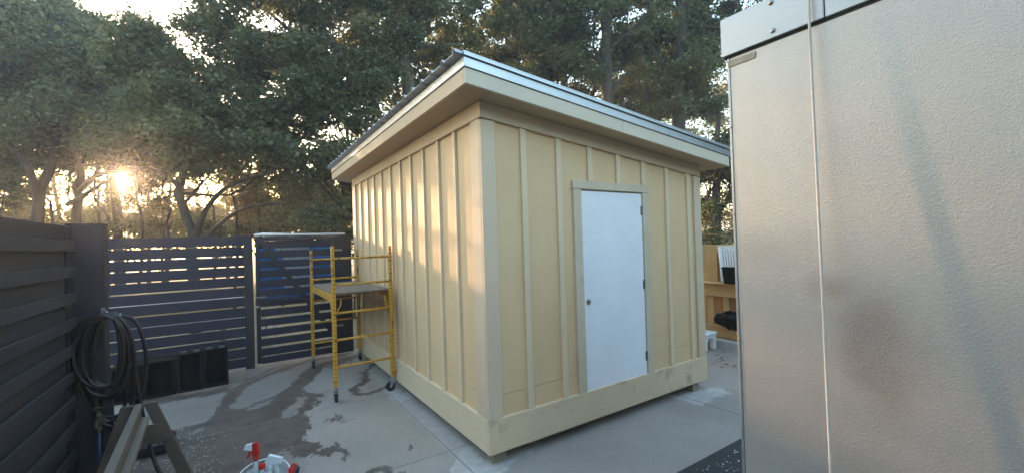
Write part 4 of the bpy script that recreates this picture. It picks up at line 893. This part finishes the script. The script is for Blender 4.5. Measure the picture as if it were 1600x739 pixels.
low = [(20, 300, 15), (75, 250, 14), (110, 265, 16), (150, 245, 15), (215, 245, 14), (250, 285, 17), (258, 300, 15), (330, 300, 16), (365, 265, 14), (400, 300, 15), (440, 330, 15), (470, 345, 16), (520, 345, 16)]
for k, (u, v, D) in enumerate(low):
    side = ['far left of the fence', 'left of the leaning oak', 'between the leaning oak and the broad oak', 'left of the sun', 'right of the sun', 'behind the bright gap right of the sun', 'behind the forked oak', 'right of the forked oak', 'high right of the forked oak', 'over the gate post', 'over the gate', 'over the right part of the gate', 'beside the far corner of the shed'][k]
    tree('understory_tree', 'thin leafy understory tree '+side, [base(u, D), A(u+6, 340, D), A(u-4, 300, D), A(u+3, min(v, 270), D)], .055, .02,
         [B(u, v, D, 48, 34, 1.4), B(u+25, v-40, D, 36, 24, 1.2), B(u-20, 350, D+.5, 34, 20, .9)], 7000, .060, 'leaf_oak' if k % 3 else 'leaf_gold', seed=80+k, sig=.2, dens=2.2, group='understory trees beyond the fence')
# far wood: one mass
rs = np.random.default_rng(99); blobs = []
for k in range(44):
    blobs.append(B(rs.uniform(-120, 580), rs.uniform(362, 395), rs.uniform(14, 20), rs.uniform(25, 45), rs.uniform(10, 16), 1.0))
for k in range(70):
    blobs.append(B(rs.uniform(-120, 600), rs.uniform(328, 382), rs.uniform(20, 30), rs.uniform(25, 50), rs.uniform(10, 20), 1.6))
for k in range(90):
    u = rs.uniform(-260, 1250); D = rs.uniform(27, 48)
    v = rs.uniform(335, 380); blobs.append(B(u, v, D, rs.uniform(22, 50), rs.uniform(12, 26), 2.0))
for k in range(75):
    blobs.append(B(rs.uniform(-90, 450), rs.uniform(215, 335), rs.uniform(18, 28), rs.uniform(22, 44), rs.uniform(10, 22), .9))
for k in range(22):
    u = rs.uniform(560, 1200); D = rs.uniform(26, 34); blobs.append(B(u, rs.uniform(160, 340), D, 50, 60, 2.5))
Pw, _ = crown_points(blobs, 210000, rs, .5, .3); Pw = Pw[keep_mask(Pw, rs)]; Pw = Pw[Pw[:, 2] > -.1]
nb = 42000      # unseen woods added round the yard, heights shaped to block low sky light
th_ = rs.uniform(R_(84), R_(338), nb); rr_ = rs.uniform(15, 25, nb)-3*(th_ > 4); zz_ = rs.random(nb)**.8*(8.5+1.8*np.sin(th_*9)+1.2*np.sin(th_*23))*np.where(th_ > R_(288), np.where(th_ > R_(312), .22, .6), 1)
Pb = np.stack([np.sin(th_)*rr_, np.cos(th_)*rr_, zz_], 1)
fb = leaf_mesh('unseen_woodland', Pb, .42, rs, MAT['leaf_mid'], None); tag(fb, 'unseen woods added on the other sides of the yard to screen low sky light', kind='stuff')
fw = leaf_mesh('far_woodland', Pw, .11, rs, MAT['leaf_gold'], None); tag(fw, 'distant golden undergrowth and woods beyond the fence', kind='stuff')

# ------------------------------------------------------------------ thin haze, also standing in for lens flare near the low sun
hz = MB().box(-410, 410, -410, 410, -1.1, 17)
mh = bpy.data.materials.new('haze_air'); mh.use_nodes = True; n_ = mh.node_tree
n_.nodes.remove(n_.nodes['Principled BSDF']); ad_ = n_.nodes.new('ShaderNodeAddShader')
for k, (dn, an) in enumerate(((.0029, .42), (.0006, .94))):      # broad veil, plus a narrow lobe added as bloom round the sun
    pv = n_.nodes.new('ShaderNodeVolumePrincipled')
    pv.inputs['Color'].default_value = (.93, .95, 1, 1); pv.inputs['Density'].default_value = dn; pv.inputs['Anisotropy'].default_value = an
    n_.links.new(pv.outputs[0], ad_.inputs[k])
n_.links.new(ad_.outputs[0], n_.nodes['Material Output'].inputs['Volume'])
ho = hz.build('haze', mh); tag(ho, kind='stuff')

# the low sun itself, far outside the haze
me_ = bpy.data.materials.new('sun_glow'); me_.use_nodes = True; q_ = me_.node_tree.nodes['Principled BSDF']
q_.inputs['Base Color'].default_value = (0, 0, 0, 1); q_.inputs['Emission Color'].default_value = (1, .78, .45, 1); q_.inputs['Emission Strength'].default_value = 2.5; me_.cycles.emission_sampling = 'NONE'
pc = Vector((0, 0, CAMH))+SUN*1500
sb_ = MB().lathe([(max(.01, 8*math.sin(a)), -8*math.cos(a)) for a in np.linspace(0, math.pi, 13)], tuple(pc), 24).build('sun', me_, smooth=True); tag(sb_, kind='structure')
